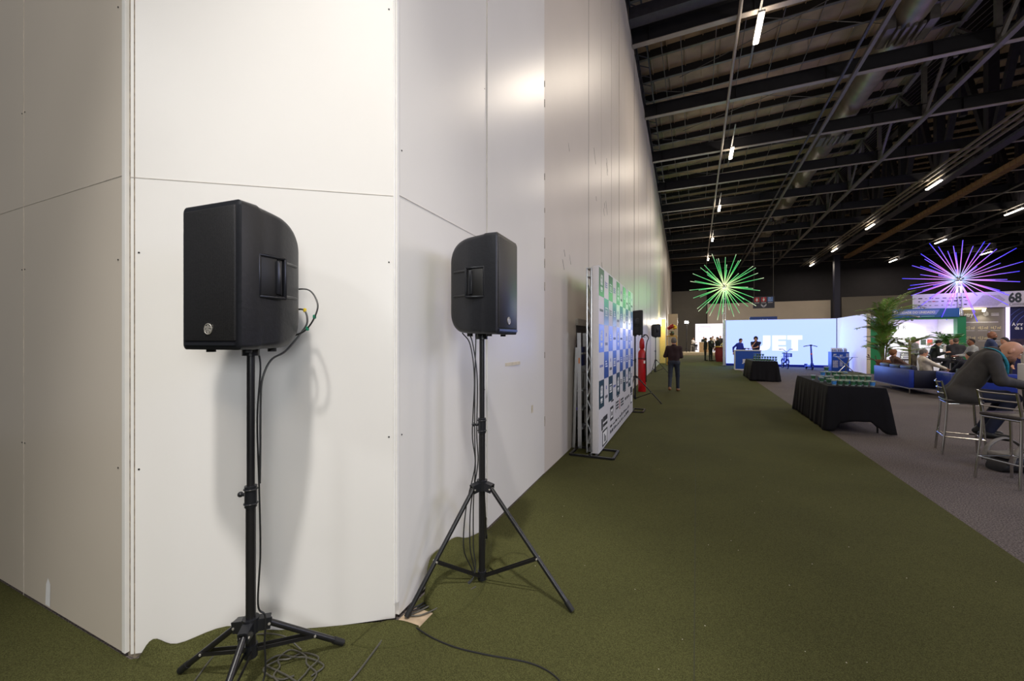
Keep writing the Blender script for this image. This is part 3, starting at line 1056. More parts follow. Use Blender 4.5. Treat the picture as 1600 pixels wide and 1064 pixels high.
for r_ in range(5):
    for c_ in range(10):
        y0, z1 = c_ * cw, zt - r_ * rh
        yc, zc = y0 + cw / 2, z1 - rh / 2
        if (r_ + c_) % 2 == 0:
            pr.mat(5)
            if c_ % 4 == 0:
                pr.span((0.0012, yc - 0.07, zc - 0.105), (0.0022, yc + 0.07, zc - 0.06))
                pr.span((0.0012, yc - 0.06, zc - 0.125), (0.0022, yc + 0.06, zc - 0.115))
            else:
                k = rnd.choice((0, 1))
                if k:
                    for a, b_, w_ in ((0.05, 0.06, 0.10), (-0.06, -0.05, 0.10)):
                        pr.span((0.0012, yc - w_, zc + a), (0.0022, yc + w_, zc + b_ + 0.006))
                    pr.span((0.0012, yc - 0.10, zc - 0.05), (0.0022, yc - 0.09, zc + 0.05))
                    pr.span((0.0012, yc + 0.09, zc - 0.05), (0.0022, yc + 0.10, zc + 0.05))
                    for j in range(4):
                        pr.span((0.0012, yc - 0.07 + j * 0.037, zc - 0.03), (0.0022, yc - 0.05 + j * 0.037, zc + 0.03))
                else:
                    for j in range(3):
                        pr.span((0.0012, yc - 0.08, zc - 0.03 + j * 0.035), (0.0022, yc + 0.08 - 0.03 * j, zc - 0.012 + j * 0.035))
        else:
            k = rnd.randrange(3)
            pr.mat(rnd.choice((6, 6, 8)))
            if k == 0:
                for j in range(7):
                    pr.span((0.0002, yc - 0.12 + j * 0.035, zc - 0.015), (0.0012, yc - 0.097 + j * 0.035, zc + 0.018))
            elif k == 1:
                pr.span((0.0002, yc - 0.10, zc - 0.04), (0.0012, yc - 0.08, zc + 0.06))
                for j in range(3):
                    pr.span((0.0002, yc - 0.06, zc - 0.03 + 0.03 * j), (0.0012, yc + 0.08, zc - 0.016 + 0.03 * j))
            else:
                pr.mat(6)
                for j in range(4):
                    pr.span((0.0002, yc - 0.09 + j * 0.05, zc - 0.10), (0.0012, yc - 0.055 + j * 0.05, zc - 0.06))
                pr.mat(8)
                pr.span((0.0002, yc - 0.03, zc + 0.03), (0.0012, yc + 0.02, zc + 0.08))
# lower block of partner marks
pr.mat(6)
pr.span((0.0002, 0.17, 0.30), (0.0012, 0.27, 0.46))
pr.span((0.0002, 0.29, 0.40), (0.0012, 0.62, 0.47))
pr.span((0.0002, 0.29, 0.33), (0.0012, 0.62, 0.37))
pr.span((0.0002, 0.24, 0.06), (0.0012, 0.62, 0.28))
pr.span((0.0002, 0.86, 0.31), (0.0012, 1.14, 0.52))
pr.span((0.0002, 1.36, 0.36), (0.0012, 1.38, 0.55))
for j in range(3):
    pr.span((0.0002, 1.42, 0.40 + 0.05 * j), (0.0012, 1.68, 0.43 + 0.05 * j))
for j in range(3):
    pr.span((0.0002, 1.92, 0.38 + 0.05 * j), (0.0012, 2.25, 0.41 + 0.05 * j))
for y in (0.95, 1.5, 2.3):
    for j in range(6):
        pr.span((0.0002, y + j * 0.04, 0.59), (0.0012, y + j * 0.04 + 0.03, 0.615))
for j in range(3):
    pr.span((0.0002, 2.45 + 0.22 * j, 0.42), (0.0012, 2.6 + 0.22 * j, 0.47))
pr.span((0.0002, 3.22, 0.46), (0.0012, 3.5, 0.58))
pr.span((0.0002, 3.25, 0.24), (0.0012, 3.5, 0.44))
for k, z in enumerate((0.21, 0.12)):
    y = 0.86
    while y < 2.9:
        w_ = rnd.uniform(0.06, 0.2)
        pr.span((0.0002, y, z), (0.0012, y + w_, z + rnd.uniform(0.02, 0.05)))
        y += w_ + rnd.uniform(0.03, 0.08)
pr.mat(5)
pr.span((0.0013, 0.28, 0.085), (0.0023, 0.58, 0.255))
pr.span((0.0013, 0.90, 0.35), (0.0023, 1.10, 0.48))
pr.span((0.0013, 3.28, 0.27), (0.0023, 3.47, 0.41))
pr.mat(6)
pr.span((0.0024, 0.36, 0.11), (0.0034, 0.41, 0.22))
pr.span((0.0024, 0.44, 0.10), (0.0034, 0.50, 0.18))
pr.span((0.0024, 0.95, 0.38), (0.0034, 1.04, 0.44))
pr.mat(7)
pr.span((0.0002, 1.76, 0.36), (0.0012, 1.82, 0.54))
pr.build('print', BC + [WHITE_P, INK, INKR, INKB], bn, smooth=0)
for c_, r_ in ((0, 0), (4, 0), (8, 0), (0, 2), (4, 2), (8, 2), (0, 4), (4, 4), (8, 4)):
    if (r_ + c_) % 2 == 0 and c_ % 4 == 0:
        text('lettering', '68', 0.20, WHITE_P, bn, (0.0014, c_ * cw + cw / 2, zt - r_ * rh - rh / 2 - 0.03), (R(90), 0, R(90)), 0.0006, 0.006, 'CENTER', 0.8)
for yy in (0.02, L_ - 0.30):
    tb = MB()
    for dx in (-0.105, -0.165):
        for dy in (0.0, 0.22):
            tb.cyl((dx, yy + dy, 0.03), (dx, yy + dy, H_ - 0.02), 0.011, 8)
    z = 0.12
    k = 0
    while z < H_ - 0.2:
        s = k % 2
        for dx in (-0.105, -0.165):
            tb.cyl((dx, yy + 0.22 * s, z), (dx, yy + 0.22 * (1 - s), z + 0.16), 0.006, 6)
        tb.cyl((-0.105 if s else -0.165, yy, z), (-0.165 if s else -0.105, yy, z + 0.16), 0.006, 6)
        z += 0.16
        k += 1
    for z in (0.05, 0.16, H_ - 0.14, H_ - 0.03):
        tb.span((-0.175, yy - 0.01, z - 0.005), (-0.095, yy + 0.23, z + 0.005))
    tb.build('truss_post', ALU, bn)
tb = MB()
for dx, z in ((-0.105, H_ - 0.03), (-0.165, H_ - 0.03), (-0.105, H_ - 0.14)):
    tb.cyl((dx, 0.24, z), (dx, L_ - 0.3, z), 0.010, 8)
tb.build('truss_beam', ALU, bn)
for yy in (-0.13, L_ + 0.0):
    fb = MB()
    x0, x1, y0, y1 = -0.36, 0.21, yy, yy + 0.42
    for p, q in (((x0, y0), (x1, y0)), ((x1, y0), (x1, y1)), ((x1, y1), (x0, y1)), ((x0, y1), (x0, y0)), ((-0.10, y0), (-0.10, y1)), ((-0.02, y0), (-0.02, y1))):
        fb.bar((*p, 0.016), (*q, 0.016), 0.032)
    fb.build('base_frame', BLACK_METAL, bn)

# ------------------------------------------------------------------ recess and ladder behind the banner
mb = MB()
y0, y1 = 6.05, 7.2
mb.span((wx(6.6) - 0.02, y0, 0.0), (wx(6.6) + 0.022, y1, 1.78))
dr = struct(mb, 'door_1', mat('dark_grey_hatch', rgb(52, 51, 50), rough=0.5))
mb = MB()
mb.span((wx(6.6) - 0.0, y0 - 0.05, 1.78), (wx(6.6) + 0.055, y1 + 0.05, 1.88))
mb.build('lintel', mat('hatch_lintel', rgb(158, 154, 148), rough=0.5), dr)

ld = thing('stepladder', 'folded aluminium stepladder leaning upright behind the sponsor banner', 'ladder', (-1.575, 5.75, 0), R(1))
for s in (0, 1):
    mb = MB()
    mb.bar((0.055, 0.42 * s, 0.0), (0.03 - 0.0, 0.05 + 0.34 * s, 1.66), 0.022, 0.055)
    mb.build('front_rail', ALU, ld)
    mb = MB()
    mb.bar((-0.035, 0.40 * s + 0.0, 0.0), (-0.005, 0.05 + 0.32 * s, 1.45), 0.02, 0.04)
    mb.build('rear_rail', ALU, ld)
for k in range(5):
    z = 0.28 + 0.27 * k
    mb = MB()
    mb.rbox((0.052 - 0.018 * z, 0.22, z), (0.08, 0.38 - 0.05 * z, 0.03), 0.004)
    mb.build('tread', ALU, ld)
mb = MB()
mb.span((-0.03, 0.02, 0.55), (0.06, 0.06, 0.58))
mb.span((0.02, 0.03, 0.30), (0.035, 0.05, 0.55))
mb.build('strap', PURPLE, ld)
MB().span((0.03, 0.012, 1.22), (0.046, 0.022, 1.30)).build('sticker', ORANGE, ld)
MB().rbox((0.05, 0.24, 1.32), (0.02, 0.2, 0.28), 0.004).build('top_plate', mat('blue_plate', rgb(40, 50, 110), rough=0.4), ld)

# ------------------------------------------------------------------ red fire extinguisher column and its sign
fx = thing('fire_extinguisher', 'tall red fire extinguisher cylinder standing by the white wall', 'fire extinguisher', (-1.50, 12.92, 0))
mb = MB()
mb.lathe([(0.105, 0.0), (0.115, 0.02), (0.115, 1.16), (0.10, 1.22), (0.06, 1.27), (0.045, 1.31)], 20)
mb.build('cylinder', RED, fx)
mb = MB()
mb.lathe([(0.05, 1.29), (0.075, 1.33), (0.075, 1.50), (0.055, 1.58), (0.03, 1.62)], 16)
mb.build('neck', RED, fx)
mb = MB()
mb.cyl((0, 0, 1.60), (0, 0, 1.70), 0.02, 10)
mb.bar((-0.02, 0, 1.70), (0.10, -0.03, 1.73), 0.02)
mb.bar((-0.02, 0, 1.66), (0.10, -0.03, 1.65), 0.015)
mb.build('valve', BLACK_SMOOTH, fx)
mb = MB()
mb.tube(spline([(0.02, 0, 1.66), (0.12, -0.03, 1.72), (0.19, -0.03, 1.62), (0.15, -0.05, 1.50), (0.12, -0.06, 1.2), (0.13, -0.06, 0.6), (0.125, -0.05, 0.3)]), 0.014, 8)
mb.build('hose', RUBBER, fx)
mb = MB()
mb.lathe([(0.117, 0.98), (0.1185, 0.99), (0.1185, 1.02), (0.117, 1.03)], 20)
mb.build('band', mat('dark_red_band', rgb(110, 20, 22), rough=0.4), fx)
mb = MB()
mb.prism([(0.117 * math.cos(R(a)), 0.117 * math.sin(R(a))) for a in range(-60, 10, 10)] + [(0.12 * math.cos(R(a)), 0.12 * math.sin(R(a))) for a in range(0, -70, -10)], 0.86, 0.95)
mb.build('instruction_label', PAPER, fx)
mb = MB()
y = 13.0
mb.span((wx(y), y - 0.16, 2.05), (wx(y) + 0.02, y + 0.16, 2.37))
sg = tag(mb.build('fire_sign', RED), 'small red sign on the white wall above the fire extinguisher', 'sign')
mb = MB()
mb.span((wx(y) + 0.02, y - 0.06, 2.12), (wx(y) + 0.0215, y + 0.06, 2.30))
mb.build('pictogram', mat('sign_dark_red', rgb(90, 12, 16), rough=0.5), sg)


# ------------------------------------------------------------------ cloth-covered water tables
def cloth(label, cx, cy, hx, hy, zt, hem, seed, group='black cloths on the water tables'):
    rnd = random.Random(seed)
    # walk round the edge; s: side index and 0..1 along it
    per = []
    n = 26
    for side, (p, q) in enumerate((((-1, -1), (1, -1)), ((1, -1), (1, 1)), ((1, 1), (-1, 1)), ((-1, 1), (-1, -1)))):
        m = int(n * (hx if side % 2 == 0 else hy) / hx)
        for k in range(m):
            t = k / m
            per.append((side, t, p[0] + (q[0] - p[0]) * t, p[1] + (q[1] - p[1]) * t))
    N = len(per)
    ph = [rnd.uniform(0, 6.28) for _ in range(4)]
    rows = []
    K = 14
    for i in range(K + 1):
        u = i / K
        row = []
        for j, (side, t, ex, ey) in enumerate(per):
            nx, ny = ((0, -1), (1, 0), (0, 1), (-1, 0))[side]
            c = min(t, 1 - t)
            cr = math.exp(-(c * (hx if side % 2 == 0 else hy) * 2 / 0.10) ** 2)
            d0 = Vector((nx, ny, 0))
            if c < 0.5 and cr > 0.01:
                e = Vector((ex, ey, 0))
                d0 = (d0 * (1 - 0.5 * cr) + Vector((math.copysign(1, ex), math.copysign(1, ey), 0)) * 0.5 * cr)
            s = j / N
            fold = 0.55 * math.sin(s * 2 * PI * 19 + ph[0]) + 0.3 * math.sin(s * 2 * PI * 43 + ph[1]) + 0.25 * math.sin(s * 2 * PI * 7 + ph[2])
            out = 0.012 * min(1, u * 6) + 0.05 * u + 0.022 * u * fold + cr * 0.045 * u
            zh = hem(side, t)
            z = zt - 0.004 * (1 - math.cos(min(1, u * 8) * PI / 2)) - (zt - zh) * u
            row.append((cx + ex * hx + d0.x * out, cy + ey * hy + d0.y * out, z))
        rows.append(row)
    mb = MB()
    top = []
    for f in (0.02, 0.5, 0.97):
        top.append([(cx + ex * hx * f, cy + ey * hy * f, zt) for (_, _, ex, ey) in per])
    mb.grid(top + rows, closed=True)
    mb.f.append(tuple(range(N)))
    mb.mi.append(0)
    o = mb.build('tablecloth', BLACKCLOTH, smooth=70)
    md = o.modifiers.new('thickness', 'SOLIDIFY')
    md.thickness = 0.004
    return tag(o, label, 'tablecloth', group)


def folding_table(label, cx, cy, hx, hy, zt):
    t = thing('folding_table', label, 'table', (cx, cy, 0), 0, 'folding tables under black cloths')
    MB().rbox((0, 0, zt - 0.02), (hx * 2, hy * 2, 0.035), 0.01).build('tabletop', WHITE_P, t)
    for sx in (-1, 1):
        for sy in (-1, 1):
            mb = MB()
            mb.tube(spline([(sx * (hx - 0.07), sy * (hy - 0.25), zt - 0.04), (sx * (hx - 0.07), sy * (hy - 0.22), 0.45), (sx * (hx - 0.06), sy * (hy - 0.10), 0.12), (sx * (hx - 0.06), sy * (hy - 0.09), 0.0)]), 0.014, 8)
            mb.build('leg', BLACK_METAL, t)
    return t


def hem1(side, t):
    if side == 0:                                           # short end towards the camera, caught up on the right
        pts = [(0, 0.02), (0.10, 0.02), (0.2, 0.16), (0.5, 0.20), (0.72, 0.20), (0.83, 0.12), (0.92, 0.03), (1, 0.02)]
    elif side == 1:
        pts = [(0, 0.02), (0.05, 0.16), (0.2, 0.24), (0.8, 0.24), (1, 0.05)]
    elif side == 2:
        pts = [(0, 0.05), (0.3, 0.2), (1, 0.03)]
    else:
        pts = [(0, 0.02), (0.3, 0.03), (0.9, 0.02), (1, 0.012)]
    for (a, z0), (b, z1) in zip(pts[:-1], pts[1:]):
        if t <= b:
            u = (t - a) / (b - a)
            u = u * u * (3 - 2 * u)
            return z0 + (z1 - z0) * u
    return pts[-1][1]


def hem2(side, t):
    if side == 0:
        return 0.03 + 0.02 * math.sin(t * 6)
    return 0.03


folding_table('folding table under the nearer black cloth, one leg showing below its raised hem', 2.46, 9.85, 0.37, 1.16, 0.748)
cloth('nearer black tablecloth, its hem caught up on the side facing the camera', 2.46, 9.85, 0.39, 1.18, 0.765, hem1, 2)
folding_table('folding table hidden under the farther black cloth', 2.36, 19.2, 0.39, 1.14, 0.748)
cloth('farther black tablecloth in front of the light blue display', 2.36, 19.2, 0.41, 1.16, 0.765, hem2, 5)


def cup_mat():
    m = bpy.data.materials.new('water_cup')
    m.use_nodes = True
    nt = m.node_tree
    b = nt.nodes['Principled BSDF']
    b.inputs['Base Color'].default_value = (0.85, 0.93, 0.90, 1)
    b.inputs['Roughness'].default_value = 0.12
    tr = nt.nodes.new('ShaderNodeBsdfTransparent')
    tr.inputs['Color'].default_value = (0.86, 0.95, 0.92, 1)
    mx = nt.nodes.new('ShaderNodeMixShader')
    mx.inputs[0].default_value = 0.30
    nt.links.new(tr.outputs[0], mx.inputs[1])
    nt.links.new(b.outputs[0], mx.inputs[2])
    nt.links.new(mx.outputs[0], nt.nodes['Material Output'].inputs['Surface'])
    return m


CUPM = cup_mat()
LIDM = mat('cup_foil_lid', rgb(176, 190, 160), rough=0.35, metal=0.2)
LABM = mat('cup_green_print', rgb(46, 104, 66), rough=0.3, var=0.75, scale=45, alpha=0.78)
LABB = mat('cup_blue_print', rgb(60, 130, 200), rough=0.4, var=0.4, scale=60)


def cup_proto(lm):
    t = thing('water_cup', 'sealed plastic cup of water', 'cup', (0, 0, 0), 0, 'water cups')
    MB().lathe([(0.026, 0), (0.031, 0.03), (0.036, 0.078), (0.038, 0.08)], 14).build('body', CUPM, t)
    MB().lathe([(0.0395, 0.079), (0.0395, 0.083), (0.037, 0.0835)], 14).build('lid', LIDM, t)
    mb = MB()
    rows = [[((r + 0.0012) * math.cos(2 * PI * k / 14), (r + 0.0012) * math.sin(2 * PI * k / 14), z) for k in range(14)] for r, z in ((0.029, 0.018), (0.0352, 0.068))]
    mb.grid(rows, closed=True)
    mb.build('printed_band', lm, t)
    return t


CUPS = [cup_proto(LABM), cup_proto(LABB)]
used_cup = [False, False]


def cup(x, y, z, label, group, rnd):
    k = 0 if rnd.random() < 0.88 else 1
    if not used_cup[k]:
        used_cup[k] = True
        o = CUPS[k]
    else:
        o = copy_tree(CUPS[k])
    o.location = (x, y, z)
    o.rotation_euler = (0, 0, rnd.uniform(0, 6.28))
    o.scale = (1.09, 1.09, 1.09)
    o['label'] = label
    o['group'] = group


rnd = random.Random(8)
ZT = 0.766
NUM = ['first', 'second', 'third', 'fourth', 'fifth', 'sixth', 'seventh', 'eighth', 'ninth', 'tenth', 'eleventh', 'twelfth']
g = 'water cups on the nearer black table'
for i in range(7):
    cup(2.20 + 0.088 * i, 8.86 + rnd.uniform(-0.006, 0.006), ZT, 'water cup in the near-edge row of the nearer table, lower layer, %s from left' % NUM[i], g, rnd)
for i in range(6):
    cup(2.24 + 0.088 * i, 8.875 + rnd.uniform(-0.006, 0.006), ZT + 0.0918, 'water cup in the near-edge row of the nearer table, upper layer, %s from left' % NUM[i], g, rnd)
for i in range(6):
    cup(2.20 + 0.092 * i, 9.72 + 0.02 * i, ZT, 'water cup in the back row of the nearer table, lower layer, %s from left' % NUM[i], g, rnd)
for i in range(5):
    cup(2.24 + 0.092 * i, 9.735 + 0.02 * i, ZT + 0.0918, 'water cup in the back row of the nearer table, upper layer, %s from left' % NUM[i], g, rnd)
cup(2.30, 9.75, ZT + 0.1836, 'single water cup standing highest on the nearer black table', g, rnd)
for x, y, nm in ((2.15, 9.42, 'alone at the left edge'), (2.20, 9.17, 'alone between the edge cup and the near row'), (2.14, 9.98, 'farthest left, behind the back row'), (2.29, 9.30, 'in the gap between the two rows')):
    cup(x, y, ZT, 'water cup on the nearer table, ' + nm, g, rnd)
for i in range(5):
    cup(2.26 + 0.092 * i, 9.05, ZT, 'water cup just behind the near-edge row of the nearer table, %s from left' % NUM[i], g, rnd)
g = 'water cups on the farther black table'
for i in range(9):
    cup(2.04 + 0.088 * i, 18.22, ZT, 'water cup on the farther table, lower layer, %s from left' % NUM[i], g, rnd)
for i in range(9):
    cup(2.04 + 0.088 * i, 18.22, ZT + 0.0918, 'water cup on the farther table, middle layer, %s from left' % NUM[i], g, rnd)
for i in range(4):
    cup(2.06 + 0.088 * i, 18.23, ZT + 0.1836, 'water cup on the farther table, top layer, %s from left' % NUM[i], g, rnd)
tb = thing('cardboard_tray', 'olive grey cardboard tray standing behind the cups on the nearer table', 'tray', (2.70, 9.75, ZT), R(-4))
mb = MB()
mb.span((-0.17, -0.22, 0), (0.17, 0.22, 0.01))
mb.span((-0.17, 0.21, 0.01), (0.17, 0.22, 0.17))
mb.span((-0.17, -0.22, 0.01), (0.17, -0.21, 0.17))
mb.span((0.16, -0.21, 0.01), (0.17, 0.21, 0.17))
mb.span((-0.17, -0.21, 0.01), (-0.16, 0.21, 0.17))
mb.build('tray', mat('olive_card', rgb(112, 114, 92), rough=0.7), tb, smooth=0)

# ------------------------------------------------------------------ light blue display stand
LEDFACE = glow('backlit_fabric', (0.55, 0.74, 1.9), 1.0)
LEDWHITE = glow('backlit_white_letters', (1.05, 1.1, 1.6), 1.0)
JBLUE = mat('royal_blue_panel', rgb(22, 76, 176), rough=0.4, var=0.04)
JWHITE = mat('stand_white', rgb(232, 232, 236), rough=0.45, var=0.02)
js = thing('backlit_display', 'large glowing light blue backlit display with white JET letters', 'display', (1.67, 28.6, 0))
mb = MB()
mb.span((0.02, 0.0, 0.14), (5.53, 0.02, 2.78))
mb.build('fabric_face', LEDFACE, js)
mb = MB()
mb.span((0.0, 0.02, 0.0), (5.55, 0.25, 2.80))
mb.build('frame', JWHITE, js)
MB().span((0.0, -0.02, 0.0), (5.53, 0.02, 0.135)).build('plinth', mat('deep_blue_plinth', rgb(10, 40, 170), rough=0.4), js)
MB().span((-0.14, -0.1, 0.0), (0.0, 0.25, 2.82)).build('end_post', JWHITE, js)
z0, z1 = 0.95, 1.85
h = z1 - z0
mb = MB()
x0 = 1.76
mb.prism([(x0 + 0.22, z1), (x0 + 0.60, z1), (x0 + 0.60, z0 + 0.30), (x0 + 0.55, z0 + 0.13), (x0 + 0.42, z0 + 0.03), (x0 + 0.24, z0), (x0, z0), (x0, z0 + 0.25), (x0 + 0.14, z0 + 0.26), (x0 + 0.21, z0 + 0.34)], -0.012, 0.0, 'y')
x0 = 2.45
mb.prism([(x0, z0), (x0, z1), (x0 + 0.70, z1), (x0 + 0.70, z1 - 0.24), (x0 + 0.30, z1 - 0.24), (x0 + 0.30, z1 - 0.33), (x0 + 0.68, z1 - 0.33), (x0 + 0.68, z0 + 0.33), (x0 + 0.30, z0 + 0.33), (x0 + 0.30, z0 + 0.24), (x0 + 0.70, z0 + 0.24), (x0 + 0.70, z0)], -0.012, 0.0, 'y')
x0 = 3.20
mb.prism([(x0, z1), (x0 + 0.74, z1), (x0 + 0.74, z1 - 0.25), (x0 + 0.53, z1 - 0.25), (x0 + 0.53, z0), (x0 + 0.21, z0), (x0 + 0.21, z1 - 0.25), (x0, z1 - 0.25)], -0.012, 0.0, 'y')
mb.build('lettering', LEDWHITE, js, smooth=0)
lamp('display_light', (2.8, -0.35, 1.4), 110, (0.10, 0.26, 1.0), (5.2, 2.4), (2.8, -5, 0.6), parent=js)

sp = thing('lilac_lit_display_board', 'white side board of the light blue display stand, lilac light added as glow', 'display board', (7.24, 24.2, 0))
MB().span((0, 0, 0), (0.10, 4.38, 2.80)).build('board', mat('white_board_lilac_glow', rgb(232, 232, 240), rough=0.6, var=0.02, emit=(0.62, 0.60, 1.0), emit_s=0.42), sp)  # faint lilac emission stands in for coloured light falling on the board
MB().span((-0.005, -0.05, 0), (0.13, 0.0, 2.80)).build('end_post', mat('cream_post', rgb(226, 212, 186), rough=0.5), sp)

dk = thing('reception_desk', 'blue fronted white reception desk with JET lettering', 'desk', (1.85, 24.5, 0))
MB().span((0.03, -0.015, 0.06), (1.16, 0.0, 1.0)).build('front_panel', JBLUE, dk)
mb = MB()
mb.span((0, 0, 0.0), (0.03, 0.6, 1.02))
mb.span((1.16, 0, 0.0), (1.19, 0.6, 1.02))
mb.span((0.03, 0, 0), (1.16, 0.02, 1.02))
mb.build('body', JWHITE, dk)
MB().rbox((0.595, 0.29, 1.035), (1.23, 0.64, 0.035), 0.005).build('desktop', JWHITE, dk)
MB().span((-0.01, -0.03, 0.0), (1.2, 0.0, 0.05)).build('kickboard', JWHITE, dk)
text('lettering', 'JET', 0.24, JWHITE, dk, (0.36, -0.017, 0.40), (R(90), 0, 0), 0.002, 0.012)
for x, nm in ((2.33, 'left of the two small dark holders on the blue desk'), (2.50, 'right of the two small dark holders on the blue desk')):
    mb = MB()
    mb.cyl((x, 24.75, 1.0525), (x, 24.75, 1.065), 0.04, 10)
    mb.cyl((x, 24.75, 1.065), (x, 24.75, 1.10), 0.012, 8)
    mb.rbox((x, 24.75, 1.125), (0.10, 0.05, 0.05), 0.01)
    tag(mb.build('card_holder', BLACK_SMOOTH), nm, 'holder', 'holders on the blue desk')

# electric bicycle and kick scooter in front of the display
BIKE = mat('bright_blue_paint', rgb(24, 52, 190), rough=0.35, var=0.04)
bk2 = thing('electric_bicycle', 'blue electric bicycle with a front basket, nose towards the camera', 'bicycle', (4.50, 27.0, 0), R(183))


def wheel(c, r, par, spokes=14):
    mb = MB()
    mb.torus(c, r - 0.022, 0.022, (1, 0, 0), 28, 8)
    w = mb.build('tyre', RUBBER, par)
    mb = MB()
    mb.torus(c, r - 0.045, 0.009, (1, 0, 0), 24, 6)
    mb.cyl((c[0] - 0.04, c[1], c[2]), (c[0] + 0.04, c[1], c[2]), 0.022, 10)
    for k in range(spokes):
        a = 2 * PI * k / spokes
        mb.bar((c[0] + (0.02 if k % 2 else -0.02), c[1], c[2]), (c[0], c[1] + (r - 0.045) * math.cos(a), c[2] + (r - 0.045) * math.sin(a)), 0.003)
    mb.build('rim', BIKE, w)
    return w


wheel((0, 0.52, 0.26), 0.26, bk2)
wheel((0, -0.50, 0.26), 0.26, bk2)
mb = MB()
mb.tube(spline([(0, 0.36, 0.78), (0, 0.24, 0.50), (0, 0.05, 0.34), (0, -0.15, 0.34)]), 0.032, 10)
mb.tube([(0, -0.15, 0.32), (0, -0.24, 0.80)], 0.024, 10)
for s in (-0.055, 0.055):
    mb.tube([(s, -0.12, 0.32), (s, -0.50, 0.26)], 0.013, 8)
    mb.tube([(s, -0.21, 0.60), (s, -0.50, 0.26)], 0.011, 8)
    mb.tube([(s, -0.22, 0.62), (s, -0.66, 0.62)], 0.009, 6)
mb.rbox((0, -0.02, 0.36), (0.09, 0.34, 0.12), 0.03)
mb.build('frame', BIKE, bk2)
mb = MB()
mb.tube([(0, 0.35, 0.72), (0, 0.31, 0.92)], 0.024, 10)
for s in (-0.055, 0.055):
    mb.tube([(s * 0.8, 0.37, 0.68), (s, 0.52, 0.26)], 0.015, 8)
mb.build('fork', BIKE, bk2)
mb = MB()
mb.tube(spline([(-0.30, 0.16, 1.06), (-0.16, 0.28, 1.07), (-0.05, 0.32, 0.95), (0.05, 0.32, 0.95), (0.16, 0.28, 1.07), (0.30, 0.16, 1.06)]), 0.013, 8)
hb = mb.build('handlebar', BIKE, bk2)
for s in (-1, 1):
    MB().cyl((s * 0.24, 0.21, 1.065), (s * 0.32, 0.145, 1.06), 0.019, 8).build('grip', BLACK_SMOOTH, hb)
mb = MB()
mb.ball((0, -0.26, 0.84), (0.10, 0.14, 0.045), 12, 6)
mb.build('saddle', BLACK_SMOOTH, bk2)
mb = MB()
x0, x1, y0, y1, zb, zt_ = -0.17, 0.17, 0.42, 0.66, 0.66, 0.84
mb.span((x0, y0, zb), (x1, y1, zb + 0.012))
for (a, b) in (((x0, y0), (x1, y0)), ((x1, y0), (x1, y1)), ((x1, y1), (x0, y1)), ((x0, y1), (x0, y0))):
    for f in (0.05, 0.12, 0.18):
        mb.bar((*a, zb + f), (*b, zb + f), 0.012, 0.03)
    for k in range(5):
        t = k / 4
        mb.bar((a[0] + (b[0] - a[0]) * t, a[1] + (b[1] - a[1]) * t, zb), (a[0] + (b[0] - a[0]) * t, a[1] + (b[1] - a[1]) * t, zt_), 0.012)
mb.build('basket', BIKE, bk2)
for cy_, nm in ((0.52, 'f'), (-0.50, 'r')):
    mb = MB()
    rows = []
    for k in range(13):
        a = R(20 + 140 * k / 12)
        rows.append([(sx * 0.034, cy_ + 0.295 * math.cos(a), 0.26 + 0.295 * math.sin(a) - abs(sx) * 0.012) for sx in (-1, -0.4, 0.4, 1)])
    mb.grid(rows)
    mb.build('mudguard', BIKE, bk2)
mb = MB()
mb.cyl((-0.09, -0.06, 0.30), (0.09, -0.06, 0.30), 0.012, 8)
mb.bar((0.09, -0.06, 0.30), (0.09, 0.06, 0.18), 0.02)
mb.bar((-0.09, -0.06, 0.30), (-0.09, -0.18, 0.42), 0.02)
mb.rbox((0.13, 0.06, 0.18), (0.08, 0.07, 0.02), 0.005)
mb.rbox((-0.13, -0.18, 0.42), (0.08, 0.07, 0.02), 0.005)
mb.build('crank', BLACK_METAL, bk2)
mb = MB()
mb.tube(spline([(0.06, 0.0, 0.32), (0.12, -0.05, 0.15), (0.14, -0.08, 0.01)]), 0.010, 6)
mb.build('kickstand', BLACK_METAL, bk2)
mb = MB()
mb.lathe([(0.045, 0), (0.05, 0.03), (0.03, 0.05)], 12, (0, 0.36, 0.86))
mb.build('headlight', SILVER, bk2)

sc = thing('kick_scooter', 'blue electric kick scooter standing beside the bicycle', 'scooter', (5.52, 26.6, 0), R(186))
for y_, r_ in ((0.40, 0.13), (-0.42, 0.12)):
    mb = MB()
    mb.torus((0, y_, r_), r_ - 0.03, 0.03, (1, 0, 0), 24, 8)
    w = mb.build('wheel', RUBBER, sc)
    mb = MB()
    mb.cyl((-0.028, y_, r_), (0.028, y_, r_), r_ - 0.05, 16)
    mb.build('hub', BIKE, w)
mb = MB()
mb.rbox((0, -0.04, 0.15), (0.17, 0.66, 0.06), 0.02)
mb.bar((0, 0.27, 0.16), (0, 0.36, 0.34), 0.06, 0.07)
mb.build('deck', BIKE, sc)
mb = MB()
mb.tube([(0, 0.37, 0.28), (0, 0.24, 1.18)], [0.045, 0.032], 10)
mb.bar((-0.045, 0.38, 0.32), (-0.045, 0.40, 0.12), 0.02, 0.04)
mb.bar((0.045, 0.38, 0.32), (0.045, 0.40, 0.12), 0.02, 0.04)
mb.build('stem', BIKE, sc)
MB().cyl((0, 0.308, 0.74), (0, 0.298, 0.80), 0.044, 10).build('reflector', mat('orange_reflector', rgb(230, 80, 40), rough=0.4), sc)
mb = MB()
mb.tube(spline([(-0.28, 0.16, 1.14), (-0.12, 0.22, 1.18), (0, 0.24, 1.19), (0.12, 0.22, 1.18), (0.28, 0.16, 1.14)]), 0.019, 8)
mb.rbox((0, 0.24, 1.21), (0.10, 0.07, 0.05), 0.015)
hb = mb.build('handlebar', BLACK_METAL, sc)
